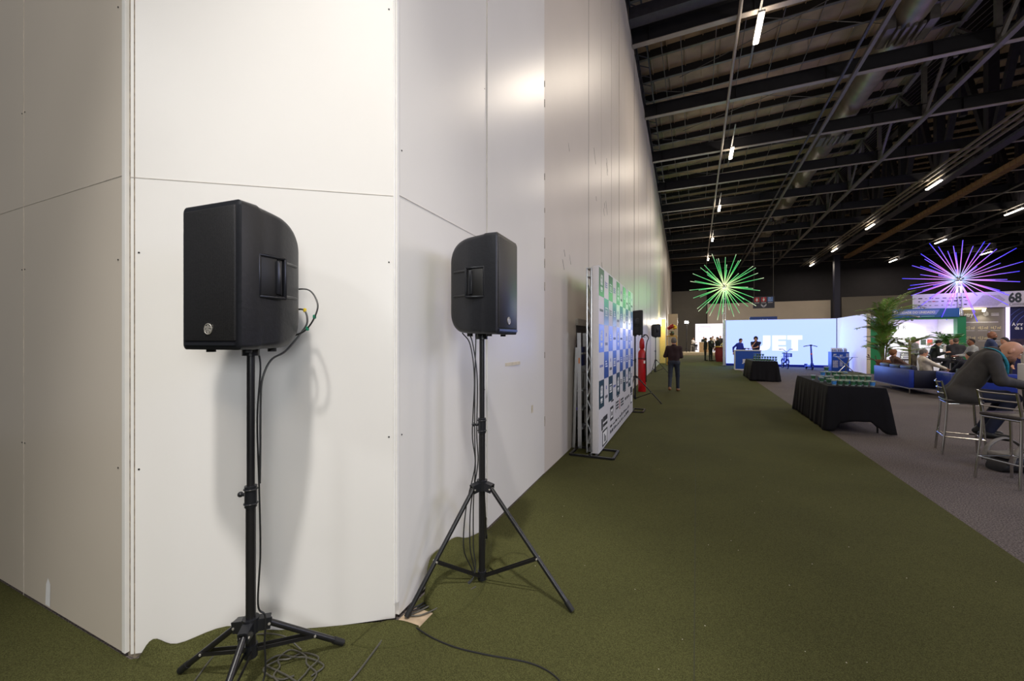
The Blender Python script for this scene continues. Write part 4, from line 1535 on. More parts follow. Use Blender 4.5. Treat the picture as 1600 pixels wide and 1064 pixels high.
for s in (-1, 1):
    MB().cyl((s * 0.20, 0.195, 1.163), (s * 0.29, 0.155, 1.138), 0.019, 8).build('grip', BLACK_SMOOTH, hb)
for y_, r_ in ((0.40, 0.15), (-0.42, 0.145)):
    mb = MB()
    rows = []
    for k in range(9):
        a = R(10 + 130 * k / 8)
        rows.append([(sx * 0.045, y_ - r_ * math.cos(a) * (1 if y_ < 0 else -1), (0.13 if y_ > 0 else 0.12) + r_ * math.sin(a)) for sx in (-1, 0, 1)])
    mb.grid(rows)
    mb.build('mudguard', BIKE, sc)
mb = MB()
mb.tube([(0.06, 0.05, 0.13), (0.13, 0.02, 0.005)], 0.01, 6)
mb.build('kickstand', BLACK_METAL, sc)

sc.scale = (1.08, 1.08, 1.08)
# product podium and chrome table
pd = thing('display_podium', 'blue podium with printed pictures beside the white side board', 'podium', (6.28, 25.7, 0))
MB().span((0, 0, 0), (0.72, 0.6, 0.97)).build('body', JBLUE, pd)
for k, (x, z, w, h) in enumerate(((0.05, 0.18, 0.22, 0.36), (0.33, 0.24, 0.14, 0.28), (0.60, 0.70, 0.10, 0.2))):
    MB().span((x, -0.004, z), (x + w, 0.0, z + h)).build('printed_picture', mat('pale_print', rgb(176, 180, 208), rough=0.5, var=0.4, scale=14), pd)
for x, z in ((0.08, 0.80), (0.34, 0.76)):
    text('lettering', 'JET', 0.09, JWHITE, pd, (x, -0.006, z), (R(90), 0, 0), 0.001, 0.004)
mb = MB()
for x, z in ((0.05, 0.74), (0.31, 0.70), (0.31, 0.66)):
    mb.span((x, -0.004, z), (x + 0.22, 0.0, z + 0.012))
mb.build('small_print', JWHITE, pd)
for i, (x, w, nm) in enumerate(((6.41, 0.22, 'left'), (6.66, 0.22, 'middle'), (6.88, 0.13, 'right and narrowest'))):
    t = thing('bottle_carrier', 'white carrier box with dark openings on the blue podium, %s of the three' % nm, 'box', (x, 25.9, 0.97), 0, 'carriers on the blue podium')
    mb = MB()
    mb.span((-w / 2, -0.08, 0), (w / 2, 0.08, 0.14))
    mb.span((-w / 2, -0.01, 0.14), (w / 2, 0.01, 0.2))
    mb.build('carton', JWHITE, t, smooth=0)
    mb = MB()
    n = 3 if w > 0.2 else 2
    for k in range(n):
        for z in (0.02, 0.08):
            mb.span((-w / 2 + 0.02 + k * w / n, -0.083, z), (-w / 2 + 0.02 + k * w / n + w / n * 0.6, -0.08, z + 0.045))
    mb.build('opening', mat('slate_blue', rgb(70, 84, 140), rough=0.5), t, smooth=0)

GLASS = mat('clear_glass', rgb(235, 245, 245), rough=0.03, trans=1.0, var=0.0)
xt = thing('glass_table', 'round glass table on three crossed chrome legs in front of the blue podium', 'table', (6.62, 24.75, 0))
for k in range(3):
    a = R(25 + 120 * k)
    d = Vector((math.cos(a), math.sin(a), 0))
    n_ = Vector((-d.y, d.x, 0)) * 0.03
    MB().cyl(d * -0.36 + n_ + Vector((0, 0, 0.005)), d * 0.36 + n_ + Vector((0, 0, 0.74)), 0.022, 12).build('leg', CHROME, xt)
MB().lathe([(0.44, 0.742), (0.45, 0.747), (0.45, 0.752), (0.44, 0.757)], 40).build('glass_top', GLASS, xt)


# ------------------------------------------------------------------ starburst lights
def ramp_glow(name, stops, strength, r):
    """rods that change colour from the hub to the tip (they are LED tubes)"""
    m = bpy.data.materials.new(name)
    m.use_nodes = True
    nt = m.node_tree
    b = nt.nodes['Principled BSDF']
    tc = nt.nodes.new('ShaderNodeTexCoord')
    ln = nt.nodes.new('ShaderNodeVectorMath')
    ln.operation = 'LENGTH'
    nt.links.new(tc.outputs['Object'], ln.inputs[0])
    dv = nt.nodes.new('ShaderNodeMath')
    dv.operation = 'DIVIDE'
    nt.links.new(ln.outputs['Value'], dv.inputs[0])
    dv.inputs[1].default_value = r
    rp = nt.nodes.new('ShaderNodeValToRGB')
    el = rp.color_ramp.elements
    while len(el) < len(stops):
        el.new(0.5)
    for e, (p, c) in zip(el, stops):
        e.position = p
        e.color = (*c, 1)
    nt.links.new(dv.outputs[0], rp.inputs['Fac'])
    b.inputs['Base Color'].default_value = (0.03, 0.03, 0.03, 1)
    nt.links.new(rp.outputs['Color'], b.inputs['Emission Color'])
    b.inputs['Emission Strength'].default_value = strength
    return m


def starburst(label, loc, r, n, m, seed, pole_to, light, energy, rod=0.018, sq=0.86):
    t = thing('starburst_lamp', label, 'starburst lamp', loc, 0, 'starburst lamps')
    rnd = random.Random(seed)
    hub = MB()
    hub.ball((0, 0, 0), 0.17, 16, 10)
    hub.build('hub', CHROME, t)
    ga = PI * (3 - math.sqrt(5))
    for i in range(n):
        z = 1 - 2 * (i + 0.5) / n
        q = math.sqrt(1 - z * z)
        d = Vector((q * math.cos(ga * i + seed), q * math.sin(ga * i + seed), z))
        d += Vector([rnd.uniform(-0.08, 0.08) for _ in range(3)])
        d.normalize()
        L = r * rnd.uniform(0.86, 1.06)
        MB().cyl(d * 0.14, d * L, rod, 7).build('light_rod', m, t)
    mb = MB()
    for k in range(4):
        a = R(45 + 90 * k)
        mb.bar((0.09 * math.cos(a), 0.09 * math.sin(a), 0), (0.09 * math.cos(a), 0.09 * math.sin(a), pole_to), 0.03)
    z = -0.3
    while z > pole_to:
        mb.span((-0.09, -0.09, z - 0.012), (0.09, 0.09, z + 0.012))
        z -= 0.45
    mb.build('pole', ALU, t)
    MB().rbox((0, 0, pole_to + 0.012), (0.34, 0.34, 0.025), 0.005).build('base_plate', BLACK_METAL, t)
    lamp('star_light', (0, 0, -0.35), energy, light, kind='POINT', parent=t, radius=0.8)
    return t


GST = ramp_glow('green_led_rods', [(0.0, (1.0, 0.95, 0.55)), (0.30, (0.50, 0.80, 0.30)), (0.55, (0.05, 0.62, 0.14)), (0.85, (0.10, 0.45, 0.16)), (1.0, (0.60, 0.70, 0.45))], 1.25, 2.1)
BST = ramp_glow('violet_led_rods', [(0.0, (0.25, 0.60, 0.70)), (0.18, (0.42, 0.40, 0.75)), (0.45, (0.62, 0.16, 0.75)), (0.72, (0.25, 0.12, 1.0)), (1.0, (0.03, 0.03, 1.0))], 1.6, 1.85)
starburst('starburst lamp of green glowing rods at the left end of the light blue display', (1.56, 28.2, 4.85), 2.1, 52, GST, 1, -4.85, (0.35, 1.0, 0.38), 260, 0.017)
starburst('starburst lamp of violet and blue glowing rods above the green framed stand', (10.52, 24.45, 4.22), 1.85, 56, BST, 2, -1.62, (0.38, 0.25, 1.0), 420, 0.013)

# ------------------------------------------------------------------ green framed stand
GREEN = mat('stand_green', rgb(20, 136, 78), rough=0.45, var=0.03)
TEAL = mat('sign_teal_blue', rgb(8, 92, 150), rough=0.4, var=0.05)
LILAC = mat('sign_light_blue', rgb(118, 142, 220), rough=0.4, var=0.04)
gs = thing('exhibition_stand', 'green framed exhibition stand with a white back wall and blue header sign', 'exhibition stand', (7.38, 24.3, 0))
MB().span((0, 0, 0), (0.50, 0.3, 2.60)).build('post', GREEN, gs)
MB().span((3.02, 0, 0), (3.30, 0.3, 2.60)).build('post', GREEN, gs)
MB().span((0.5, 0, 2.50), (3.02, 0.3, 2.60)).build('header_beam', GREEN, gs)
hd = MB().span((0.80, -0.06, 2.58), (3.06, 0.14, 2.97)).build('header_sign', TEAL, gs)
MB().prism([(0.82, 2.70), (2.30, 2.70), (2.42, 2.92), (0.82, 2.92)], -0.066, -0.06, 'y').build('title_band', LILAC, hd)
mb = MB()
mb.cyl((0.93, -0.067, 2.81), (0.93, -0.070, 2.81), 0.085, 20)
mb.span((1.55, -0.064, 2.615), (1.60, -0.06, 2.64))
mb.span((1.63, -0.064, 2.61), (1.76, -0.06, 2.645))
mb.build('emblem', WHITE_P, hd)
MB().span((1.80, -0.064, 2.62), (2.25, -0.06, 2.64)).build('tagline', mat('mint', rgb(150, 225, 190), rough=0.5), hd)
text('lettering', 'CIDADE DO UNIDADO', 0.135, WHITE_P, hd, (1.05, -0.068, 2.765), (R(90), 0, 0), 0.002, 0.004, sx=0.86)
bw = MB().span((0.3, 2.1, 0), (3.3, 2.2, 2.75)).build('back_wall', WHITE_P, gs)
MB().span((3.22, 0.3, 0), (3.30, 2.1, 2.60)).build('side_wall', WHITE_P, gs)
text('lettering', 'B E R', 0.27, INK, bw, (1.52, 2.095, 2.10), (R(90), 0, 0), 0.003, 0.002, sx=0.9)
for k, (c1) in enumerate(((206, 170, 160), (70, 84, 70), (200, 90, 70))):
    MB().span((2.36 + 0.24 * k, 2.085, 1.34), (2.55 + 0.24 * k, 2.1, 1.60)).build('picture', mat('poster_%d' % k, rgb(*c1), rough=0.5, var=0.6, scale=16), bw)
mb = MB()
for k in range(2):
    mb.span((1.9, 2.095, 1.78 + 0.09 * k), (2.9 - 0.2 * k, 2.1, 1.79 + 0.09 * k))
rnd = random.Random(5)
for k in range(14):
    z = 2.2 - 0.045 * k
    mb.span((2.80, 2.097, z), (2.80 + rnd.uniform(0.12, 0.3), 2.1, z + 0.008))
mb.build('small_print', mat('pale_grey_ink', rgb(168, 172, 180), rough=0.5), bw)
for k, x in enumerate((1.25, 2.10)):
    sl = MB()
    sl.cyl((x, 1.55, 2.62), (x, 1.62, 2.52), 0.05, 12)
    sl.bar((x, 1.55, 2.62), (x, 2.1, 2.70), 0.015)
    so = sl.build('spotlight', BLACK_METAL, gs)
    lamp('spot', (x, 1.60, 2.50), 55, (1.0, 0.97, 0.92), aim=(x, 2.1, 1.6), kind='SPOT', parent=gs, radius=0.04, cone=120)
lamp('stand_light', (1.7, 0.9, 2.45), 45, (1.0, 0.96, 0.9), (1.6, 0.3), (1.7, 1.2, 0), parent=gs)
ct = thing('counter', 'white counter with printed front inside the green framed stand', 'counter', (9.35, 25.6, 0))
MB().rbox((0, 0, 0.5), (1.0, 0.45, 1.0), 0.01).build('body', WHITE_P, ct)
MB().rbox((0, 0, 1.015), (1.08, 0.5, 0.03), 0.005).build('countertop', WHITE_P, ct)

# grey stand with the figures, lilac light post, navy panel, long fascia
ST_GREY = mat('stand_taupe', rgb(134, 126, 112), rough=0.5, var=0.03)
CREAM = mat('cream_ink', rgb(222, 206, 150), rough=0.5)
NAVY = mat('navy_print', rgb(34, 36, 84), rough=0.4, var=0.06)
gy = thing('exhibition_stand', 'taupe exhibition stand wall printed with pale figures', 'exhibition stand', (10.72, 24.6, 0))
MB().span((0, 0, 0), (1.30, 0.12, 2.97)).build('wall', ST_GREY, gy)
text('lettering', 'ntry', 0.24, WHITE_P, gy, (0.03, -0.002, 2.60), (R(90), 0, 0), 0.002, 0.008, sx=0.7)
for k, s_ in enumerate(('+12 mil', '+8,5 mil', '+4,7 mil')):
    text('lettering', s_, 0.18, CREAM, gy, (0.06 + 0.40 * k, -0.002, 2.04), (R(90), 0, 0), 0.002, 0.002, sx=0.55)
for k, s_ in enumerate(('+7,2 mil', '+2,3 mil')):
    text('lettering', s_, 0.18, CREAM, gy, (0.06 + 0.40 * k, -0.002, 1.60), (R(90), 0, 0), 0.002, 0.002, sx=0.55)
mb = MB()
mb.span((0.03, -0.004, 2.33), (1.1, 0.0, 2.36))
for k in range(3):
    mb.span((0.07 + 0.40 * k, -0.004, 1.97), (0.36 + 0.40 * k, 0, 1.985))
    mb.span((0.07 + 0.40 * k, -0.004, 1.53), (0.36 + 0.40 * k, 0, 1.545))
mb.span((0.88, -0.004, 2.70), (1.12, 0.0, 2.73))
mb.span((0.88, -0.004, 2.62), (1.12, 0.0, 2.67))
mb.prism([(0.70, 2.60), (0.62, 2.68), (0.66, 2.76), (0.71, 2.72), (0.73, 2.84), (0.80, 2.74), (0.80, 2.64)], -0.004, 0, 'y')
mb.build('printed_marks', mat('pale_ink', rgb(216, 212, 204), rough=0.5), gy, smooth=0)
lb = MB().span((-0.05, -0.25, 2.90), (0.62, -0.02, 2.95)).build('light_strip', glow('warm_strip', (1.0, 0.80, 0.36), 2.2), gy)
so = MB().cyl((0.55, -0.24, 2.88), (0.55, -0.20, 2.80), 0.05, 12).build('spotlight', glow('spot_face', (1.0, 0.97, 0.9), 5.0), gy)
lamp('stand_spot', (0.55, -0.22, 2.76), 14, (1.0, 0.95, 0.85), aim=(0.6, 0.0, 1.6), kind='SPOT', parent=gy, radius=0.05, cone=110)

lp = thing('light_post', 'glowing lilac light post at the right edge of the taupe stand', 'light post', (12.04, 24.5, 0))
MB().span((0, 0, 0), (0.085, 0.10, 2.97)).build('tube', glow('lilac_tube', (0.72, 0.62, 1.0), 1.5), lp)
nv = thing('navy_display_board', 'navy exhibition board with pale arcs and the start of a slogan', 'display board', (12.14, 24.6, 0))
MB().span((0, 0, 0), (2.6, 0.12, 2.97)).build('board', NAVY, nv)
mb = MB()
for r_ in (0.95, 1.12, 1.28, 1.5):
    pts = [(1.15 + -r_ * math.cos(a), -0.004, 2.05 + r_ * 0.85 * math.sin(a)) for a in [R(8 + 6 * k) for k in range(12)]]
    pts = [p for p in pts if 0.02 < p[0] and p[2] < 2.95]
    if len(pts) > 1:
        mb.tube(pts, 0.008, 5)
mb.build('arc_print', mat('pale_blue_ink', rgb(96, 110, 190), rough=0.5), nv)
text('lettering', 'A ver', 0.19, WHITE_P, nv, (0.10, -0.004, 2.18), (R(90), 0, 0), 0.002, 0.006, sx=0.75)
text('lettering', 'da s', 0.19, WHITE_P, nv, (0.18, -0.004, 2.02), (R(90), 0, 0), 0.002, 0.006, sx=0.75)
MB().span((0.0, -0.005, 1.0), (2.6, 0.0, 1.62)).build('lower_picture', mat('dusky_picture', rgb(72, 56, 78), rough=0.5, var=0.5, scale=5), nv)

FAS = mat('fascia_grey_white', rgb(206, 202, 208), rough=0.5, var=0.03)
fs = thing('fascia_board', 'long pale fascia board with a large dark 68 above the stands', 'fascia board', (9.0, 24.42, 2.975))
MB().span((0, 0, 0), (6.4, 0.14, 0.66)).build('board', FAS, fs)
for x in (3.06, 5.7):
    MB().span((x, 0.30, -2.975), (x + 0.1, 0.40, 0.2)).bar((x + 0.05, 0.14, 0.15), (x + 0.05, 0.31, 0.15), 0.05).build('support', STEEL, fs)
mb = MB()
mb.prism([(1.9, 0.06), (2.25, 0.52), (2.75, 0.52), (2.95, 0.30), (2.7, 0.06)], -0.003, 0, 'y')
mb.build('printed_hexagon', mat('fascia_mid_grey', rgb(170, 166, 176), rough=0.5), fs, smooth=0)
text('lettering', '68', 0.54, mat('fascia_ink', rgb(46, 54, 58), rough=0.5), fs, (3.04, -0.003, 0.20), (R(90), 0, 0), 0.003, 0.02, sx=0.72)
mb = MB()
rnd = random.Random(6)
for z in (0.44, 0.30, 0.13):
    x = 0.15
    while x < 1.75:
        w_ = rnd.uniform(0.05, 0.16)
        mb.span((x, -0.003, z), (x + w_, 0, z + rnd.uniform(0.02, 0.05)))
        x += w_ + rnd.uniform(0.05, 0.12)
mb.build('partner_marks', INK, fs, smooth=0)
mb = MB()
mb.span((0.62, -0.004, 0.30), (0.72, 0, 0.34))
mb.build('red_mark', INKR, fs)
mb = MB()
for p, q in (((3.08, 0.05), (3.6, 0.05)), ((3.08, 0.15), (3.6, 0.15)), ((3.08, 0.05), (3.08, 0.15)), ((3.6, 0.05), (3.6, 0.15))):
    mb.bar((p[0], -0.003, p[1]), (q[0], -0.003, q[1]), 0.008)
for k in range(8):
    mb.span((3.16 + k * 0.045, -0.003, 0.085), (3.19 + k * 0.045, 0, 0.115))
mb.build('small_plate', INK, fs)

# ------------------------------------------------------------------ hanging restroom sign, blue band, far partitions
SIGN = mat('sign_slate', rgb(50, 48, 62), rough=0.5)
ws = thing('restroom_sign', 'dark hanging restroom sign with two red squares and one blue square', 'sign', (5.18, 40.2, 4.27))
MB().span((-0.78, 0, 0), (0.78, 0.06, 1.0)).build('board', SIGN, ws)
for k, c_ in enumerate(((-0.5, RED), (0.0, RED), (0.48, mat('sign_blue', rgb(108, 140, 208), rough=0.5)))):
    x, m_ = c_
    q = MB().span((x - 0.19, -0.01, 0.55), (x + 0.19, 0.0, 0.93)).build('square', m_, ws)
    mb = MB()
    if k == 0:
        mb.ball((x, -0.015, 0.86), (0.035, 0.006, 0.035), 10, 6)
        mb.prism([(x - 0.05, 0.80), (x + 0.05, 0.80), (x + 0.09, 0.68), (x + 0.04, 0.66), (x + 0.04, 0.59), (x - 0.04, 0.59), (x - 0.04, 0.66), (x - 0.09, 0.68)], -0.018, -0.01, 'y')
    elif k == 1:
        mb.ball((x, -0.015, 0.86), (0.035, 0.006, 0.035), 10, 6)
        mb.prism([(x - 0.07, 0.80), (x + 0.07, 0.80), (x + 0.07, 0.68), (x + 0.04, 0.68), (x + 0.04, 0.59), (x - 0.04, 0.59), (x - 0.04, 0.68), (x - 0.07, 0.68)], -0.018, -0.01, 'y')
    else:
        mb.ball((x - 0.03, -0.015, 0.87), (0.03, 0.006, 0.03), 10, 6)
        mb.bar((x - 0.03, -0.015, 0.83), (x - 0.02, -0.015, 0.72), 0.03, 0.008)
        mb.bar((x - 0.02, -0.015, 0.72), (x + 0.07, -0.015, 0.72), 0.03, 0.008)
        mb.bar((x + 0.07, -0.015, 0.72), (x + 0.12, -0.015, 0.63), 0.03, 0.008)
        mb.tube([(x - 0.02 + 0.085 * math.cos(R(a)), -0.015, 0.68 + 0.085 * math.sin(R(a))) for a in range(120, 350, 20)], 0.011, 5)
    mb.build('pictogram', WHITE_P, q, smooth=0)
    mb = MB()
    mb.span((x - 0.17, -0.006, 0.44), (x + 0.17, 0.0, 0.49))
    mb.build('caption', mat('caption_grey', rgb(190, 186, 190), rough=0.5), ws)
mb = MB()
mb.prism([(-0.20, 0.39), (-0.20, 0.23), (-0.015, 0.05), (-0.015, 0.21)], -0.006, 0, 'y')
mb.prism([(0.20, 0.39), (0.20, 0.23), (0.015, 0.05), (0.015, 0.21)], -0.006, 0, 'y')
mb.build('arrow', mat('arrow_grey', rgb(196, 194, 204), rough=0.5), ws, smooth=0)
mb = MB()
for x in (-0.7, 0.7):
    mb.cyl((x, 0.03, 0.98), (x, 0.03, 6.43), 0.012, 6)
mb.build('hanging_rod', STEEL_LIGHT, ws)

bb = thing('stand_sign', 'dark blue sign rising just above the top of the light blue display', 'sign', (3.12, 30.2, 0))
MB().span((0, 0, 2.35), (1.50, 0.12, 3.06)).build('board', mat('deep_blue_sign', rgb(16, 44, 120), rough=0.4), bb)
text('lettering', 'unidade', 0.26, WHITE_P, bb, (0.30, -0.003, 2.72), (R(90), 0, 0), 0.002, 0.004)
MB().span((0.05, 0.12, 0), (0.15, 0.22, 2.9)).build('post', STEEL, bb)
MB().span((1.35, 0.12, 0), (1.45, 0.22, 2.9)).build('post', STEEL, bb)

tag(MB().span((1.25, 56, 0), (13.6, 56.2, 6.05)).build('wall_far', BEIGE), kind='structure')
tag(MB().span((-3.2, 60, 0), (1.25, 60.2, 8.2)).build('wall_end', GREYWALL), kind='structure')
tag(MB().span((14.9, 57, 0), (36, 57.2, 6.4)).build('wall_side', GREYWALL), kind='structure')
tag(MB().span((15.0, 56.9, 3.9), (36, 57.0, 4.0)).build('trim_4', STEEL), kind='structure')
tag(MB().span((13.75, 55.2, 0), (14.25, 55.8, 11)).build('pillar', mat('dark_navy_column', rgb(34, 36, 60), rough=0.5)), kind='structure')
tag(MB().span((wx(44) + 0.05, 44.0, 0), (wx(44) + 0.95, 44.2, 4.2)).build('peach_divider', mat('peach_partition', rgb(206, 186, 160), rough=0.6)), 'peach coloured divider at the far end of the long white wall', 'divider')

# far white stand on its platform
tag(MB().rbox((1.1, 48.6, 0.15), (6.0, 3.6, 0.30), 0.01).build('platform', mat('platform_cream', rgb(214, 200, 172), rough=0.5)), 'low cream platform of the far white stand', 'platform')
fw = thing('exhibition_stand', 'far glowing white exhibition stand left of the light blue display', 'exhibition stand', (-0.1, 50.0, 0.30))
MB().span((0, 0, 0), (4.2, 0.15, 3.1)).build('back_wall', glow('backlit_white_wall', (1.0, 0.94, 1.0), 1.1), fw)
mb = MB()
for p, q in (((0.35, 2.2), (1.5, 2.2)), ((0.35, 2.75), (1.5, 2.75)), ((0.35, 2.2), (0.35, 2.75)), ((1.5, 2.2), (1.5, 2.75))):
    mb.bar((p[0], -0.01, p[1]), (q[0], -0.01, q[1]), 0.03)
mb.build('outline_print', mat('lilac_print', rgb(206, 184, 226), rough=0.5), fw)
lamp('stand_light', (2.0, -1.2, 3.0), 120, (1.0, 0.93, 0.86), (3, 0.4), (2.0, -1.6, 0), parent=fw)
ct = thing('counter', 'beige counter on the far cream platform', 'counter', (0.85, 47.8, 0.30))
MB().rbox((0, 0, 0.53), (1.15, 0.5, 1.06), 0.01).build('body', mat('beige_counter', rgb(208, 178, 140), rough=0.5), ct)
MB().rbox((0, 0, 1.08), (1.22, 0.56, 0.04), 0.01).build('countertop', WHITE_P, ct)
fl = thing('floodlight', 'bright white floodlight on a tall black stand on the platform', 'floodlight', (-0.95, 47.4, 0.30))
MB().cyl((0, 0, 0), (0, 0, 3.1), 0.04, 8).build('pole', BLACK_METAL, fl)
mb = MB()
for k in range(3):
    a = R(90 + 120 * k)
    mb.bar((0, 0, 0.5), (0.4 * math.cos(a), 0.4 * math.sin(a), 0.0), 0.03)
mb.build('tripod', BLACK_METAL, fl)
MB().rbox((0, 0, 3.2), (0.42, 0.16, 0.30), 0.03).build('housing', BLACK_METAL, fl)
MB().rbox((0, -0.09, 3.2), (0.36, 0.03, 0.24), 0.01).build('lens', glow('flood_face', (1.0, 0.97, 0.92), 40.0), fl)
lamp('flood_light', (0, -0.15, 3.2), 180, (1.0, 0.95, 0.88), (0.36, 0.24), (1, -10, 0.5), parent=fl)

# maroon draped barrel with a gilt top at the near corner of the far stand
mt_ = thing('draped_barrel', 'maroon draped barrel table with a gilt top by the display post', 'barrel table', (1.62, 33.6, 0))
MB().lathe([(0.30, 0), (0.36, 0.3), (0.38, 0.6), (0.33, 1.0), (0.32, 1.05)], 20).build('body', mat('maroon_cloth', rgb(128, 24, 44), rough=0.7), mt_)
MB().lathe([(0.40, 1.05), (0.42, 1.07), (0.42, 1.12), (0.40, 1.13)], 20).build('top', GOLD, mt_)

# gilt flower stand with red flowers and the wall lamp behind it
gx, gy_ = -1.42, 28.0
fp = thing('flower_stand', 'gilt stand holding red and yellow flowers by the glowing wall lamp', 'flower stand', (gx, gy_, 0))
mb = MB()
for sx in (-1, 1):
    for sy in (-1, 1):
        mb.bar((sx * 0.28, sy * 0.28, 0), (sx * 0.28, sy * 0.28, 1.82), 0.035)
for z in (0.02, 0.9, 1.82):
    for p, q in (((-1, -1), (1, -1)), ((1, -1), (1, 1)), ((1, 1), (-1, 1)), ((-1, 1), (-1, -1))):
        mb.bar((p[0] * 0.28, p[1] * 0.28, z), (q[0] * 0.28, q[1] * 0.28, z), 0.035)
mb.build('frame', GOLD, fp)
MB().rbox((0, 0, 1.84), (0.66, 0.66, 0.03), 0.01).build('shelf', GOLD, fp)
MB().lathe([(0.08, 1.855), (0.13, 1.93), (0.15, 2.02), (0.10, 2.10), (0.12, 2.14)], 16).build('vase', mat('dark_vase', rgb(60, 50, 40), rough=0.3), fp)
rnd = random.Random(12)
pet = MB()
yel = MB()
for k in range(34):
    a, b_ = rnd.uniform(0, 2 * PI), rnd.uniform(0.05, 1.0)
    c = (0.27 * b_ * math.cos(a), 0.27 * b_ * math.sin(a), 2.32 + 0.20 * (1 - b_) + rnd.uniform(-0.08, 0.08))
    (yel if (math.cos(a) > 0.55 and b_ > 0.45) else pet).ball(c, (0.075, 0.075, 0.06), 8, 5)
pet.build('red_flowers', mat('red_petals', rgb(150, 16, 30), rough=0.6, var=0.3, scale=30), fp)
yel.build('yellow_flowers', mat('yellow_petals', rgb(232, 180, 40), rough=0.6), fp)
wlp = thing('wall_lamp', 'bright wall lamp glowing on the long wall above the flower stand', 'wall lamp', (wx(28.6) + 0.01, 28.6, 2.75))
MB().rbox((0.06, 0, 0), (0.10, 0.30, 0.55), 0.03).build('shade', glow('sconce_glow', (1.0, 0.90, 0.62), 12.0), wlp)
MB().span((0, -0.12, -0.2), (0.02, 0.12, 0.2)).build('bracket', GOLD, wlp)
lamp('sconce_light', (0.45, 0, 0), 60, (1.0, 0.80, 0.45), kind='POINT', parent=wlp, radius=0.15)
gp = thing('golden_board', 'tall cream board glowing gold behind the flower stand', 'board', (wx(29.6) + 0.01, 29.6, 0))
MB().span((0, 0, 0), (0.35, 0.12, 3.0)).build('board', mat('gold_cream_board', rgb(236, 208, 130), rough=0.4), gp)


# ------------------------------------------------------------------ bar stools
def make_stool(label, loc, rz):
    """chrome bar stool: front is +Y, back posts at -Y"""
    t = thing('bar_stool', label, 'bar stool', loc, rz, 'chrome bar stools')
    sz = 0.735
    for sx in (-1, 1):
        mb = MB()
        mb.tube(spline([(sx * 0.205, -0.205, 0.0), (sx * 0.185, -0.165, 0.45), (sx * 0.18, -0.155, sz), (sx * 0.18, -0.175, 0.86), (sx * 0.18, -0.205, 1.0)]), 0.0135, 10)
        mb.build('back_leg', CHROME, t)
        mb = MB()
        mb.tube(spline([(sx * 0.20, 0.205, 0.0), (sx * 0.185, 0.18, 0.45), (sx * 0.18, 0.165, sz - 0.02)]), 0.0135, 10)
        mb.build('front_leg', CHROME, t)
    mb = MB()
    mb.tube([(-0.197, 0.195, 0.25), (0.197, 0.195, 0.25)], 0.010, 8)
    mb.tube([(-0.197, -0.185, 0.25), (0.197, -0.185, 0.25)], 0.010, 8)
    for sx in (-1, 1):
        mb.tube([(sx * 0.195, -0.185, 0.25), (sx * 0.195, 0.195, 0.25)], 0.010, 8)
    mb.build('footrest', CHROME, t)
    mb = MB()
    mb.tube([(-0.18, -0.16, sz - 0.03), (0.18, -0.16, sz - 0.03), (0.18, 0.165, sz - 0.03), (-0.18, 0.165, sz - 0.03)], 0.011, 8, closed=True)
    mb.build('seat_frame', CHROME, t)
    MB().rbox((0, 0.005, sz + 0.002), (0.39, 0.37, 0.042), 0.018, seg=3).build('seat', mat('grey_vinyl_seat', rgb(66, 60, 58), rough=0.4), t)
    for z, y in ((0.985, -0.203), (0.905, -0.188), (0.83, -0.171)):
        mb = MB()
        mb.tube(spline([(-0.18, y, z), (-0.09, y - 0.022, z), (0.0, y - 0.03, z), (0.09, y - 0.022, z), (0.18, y, z)]), 0.009, 8)
        mb.build('back_rail', CHROME, t)
    return t


def yaw_to(dx, dy):
    return math.atan2(-dx, dy)


def place_stool(x, y, rz, label):
    o = copy_tree(ST0)
    o.location = (x, y, 0)
    o.rotation_euler = (0, 0, rz)
    o['label'] = label
    return o


ST0 = make_stool('chrome bar stool nearest the camera, empty, at the right edge', (3.145, 6.27, 0), yaw_to(0.912, 0.41))
place_stool(3.288, 7.626, yaw_to(0.976, -0.219), 'chrome bar stool under the bald man in the charcoal jacket')
place_stool(9.0, 21.15, yaw_to(0.55, 0.83), 'chrome bar stool under the man seen from behind in the dark jacket')
place_stool(8.22, 20.9, yaw_to(0.95, 0.3), 'chrome bar stool under the man in the black sweater')
place_stool(8.1, 23.0, yaw_to(-0.2, 1), 'empty chrome bar stool behind the tall plant, left of the pair')
place_stool(8.95, 23.2, yaw_to(0.3, 1), 'empty chrome bar stool behind the tall plant, right of the pair')
place_stool(9.40, 22.35, yaw_to(-0.5, -0.85), 'chrome bar stool under the white shirted man facing the camera')
place_stool(8.72, 19.3, yaw_to(-0.9, 0.2), 'chrome bar stool under the man in the pale grey shirt')

# bar tables
def bar_table(label, x, y, r=0.38, h=1.0):
    t = thing('bar_table', label, 'bar table', (x, y, 0), 0, 'black topped bar tables')
    MB().lathe([(r - 0.01, h - 0.02), (r, h - 0.012), (r, h - 0.005), (r - 0.006, h)], 36).build('tabletop', mat('black_glass', rgb(12, 14, 15), rough=0.08), t)
    MB().cyl((0, 0, 0.02), (0, 0, h - 0.02), 0.022, 12).build('column', BLACK_METAL, t)
    MB().lathe([(0.22, 0), (0.22, 0.012), (0.03, 0.03)], 24).build('base', BLACK_METAL, t)
    return t


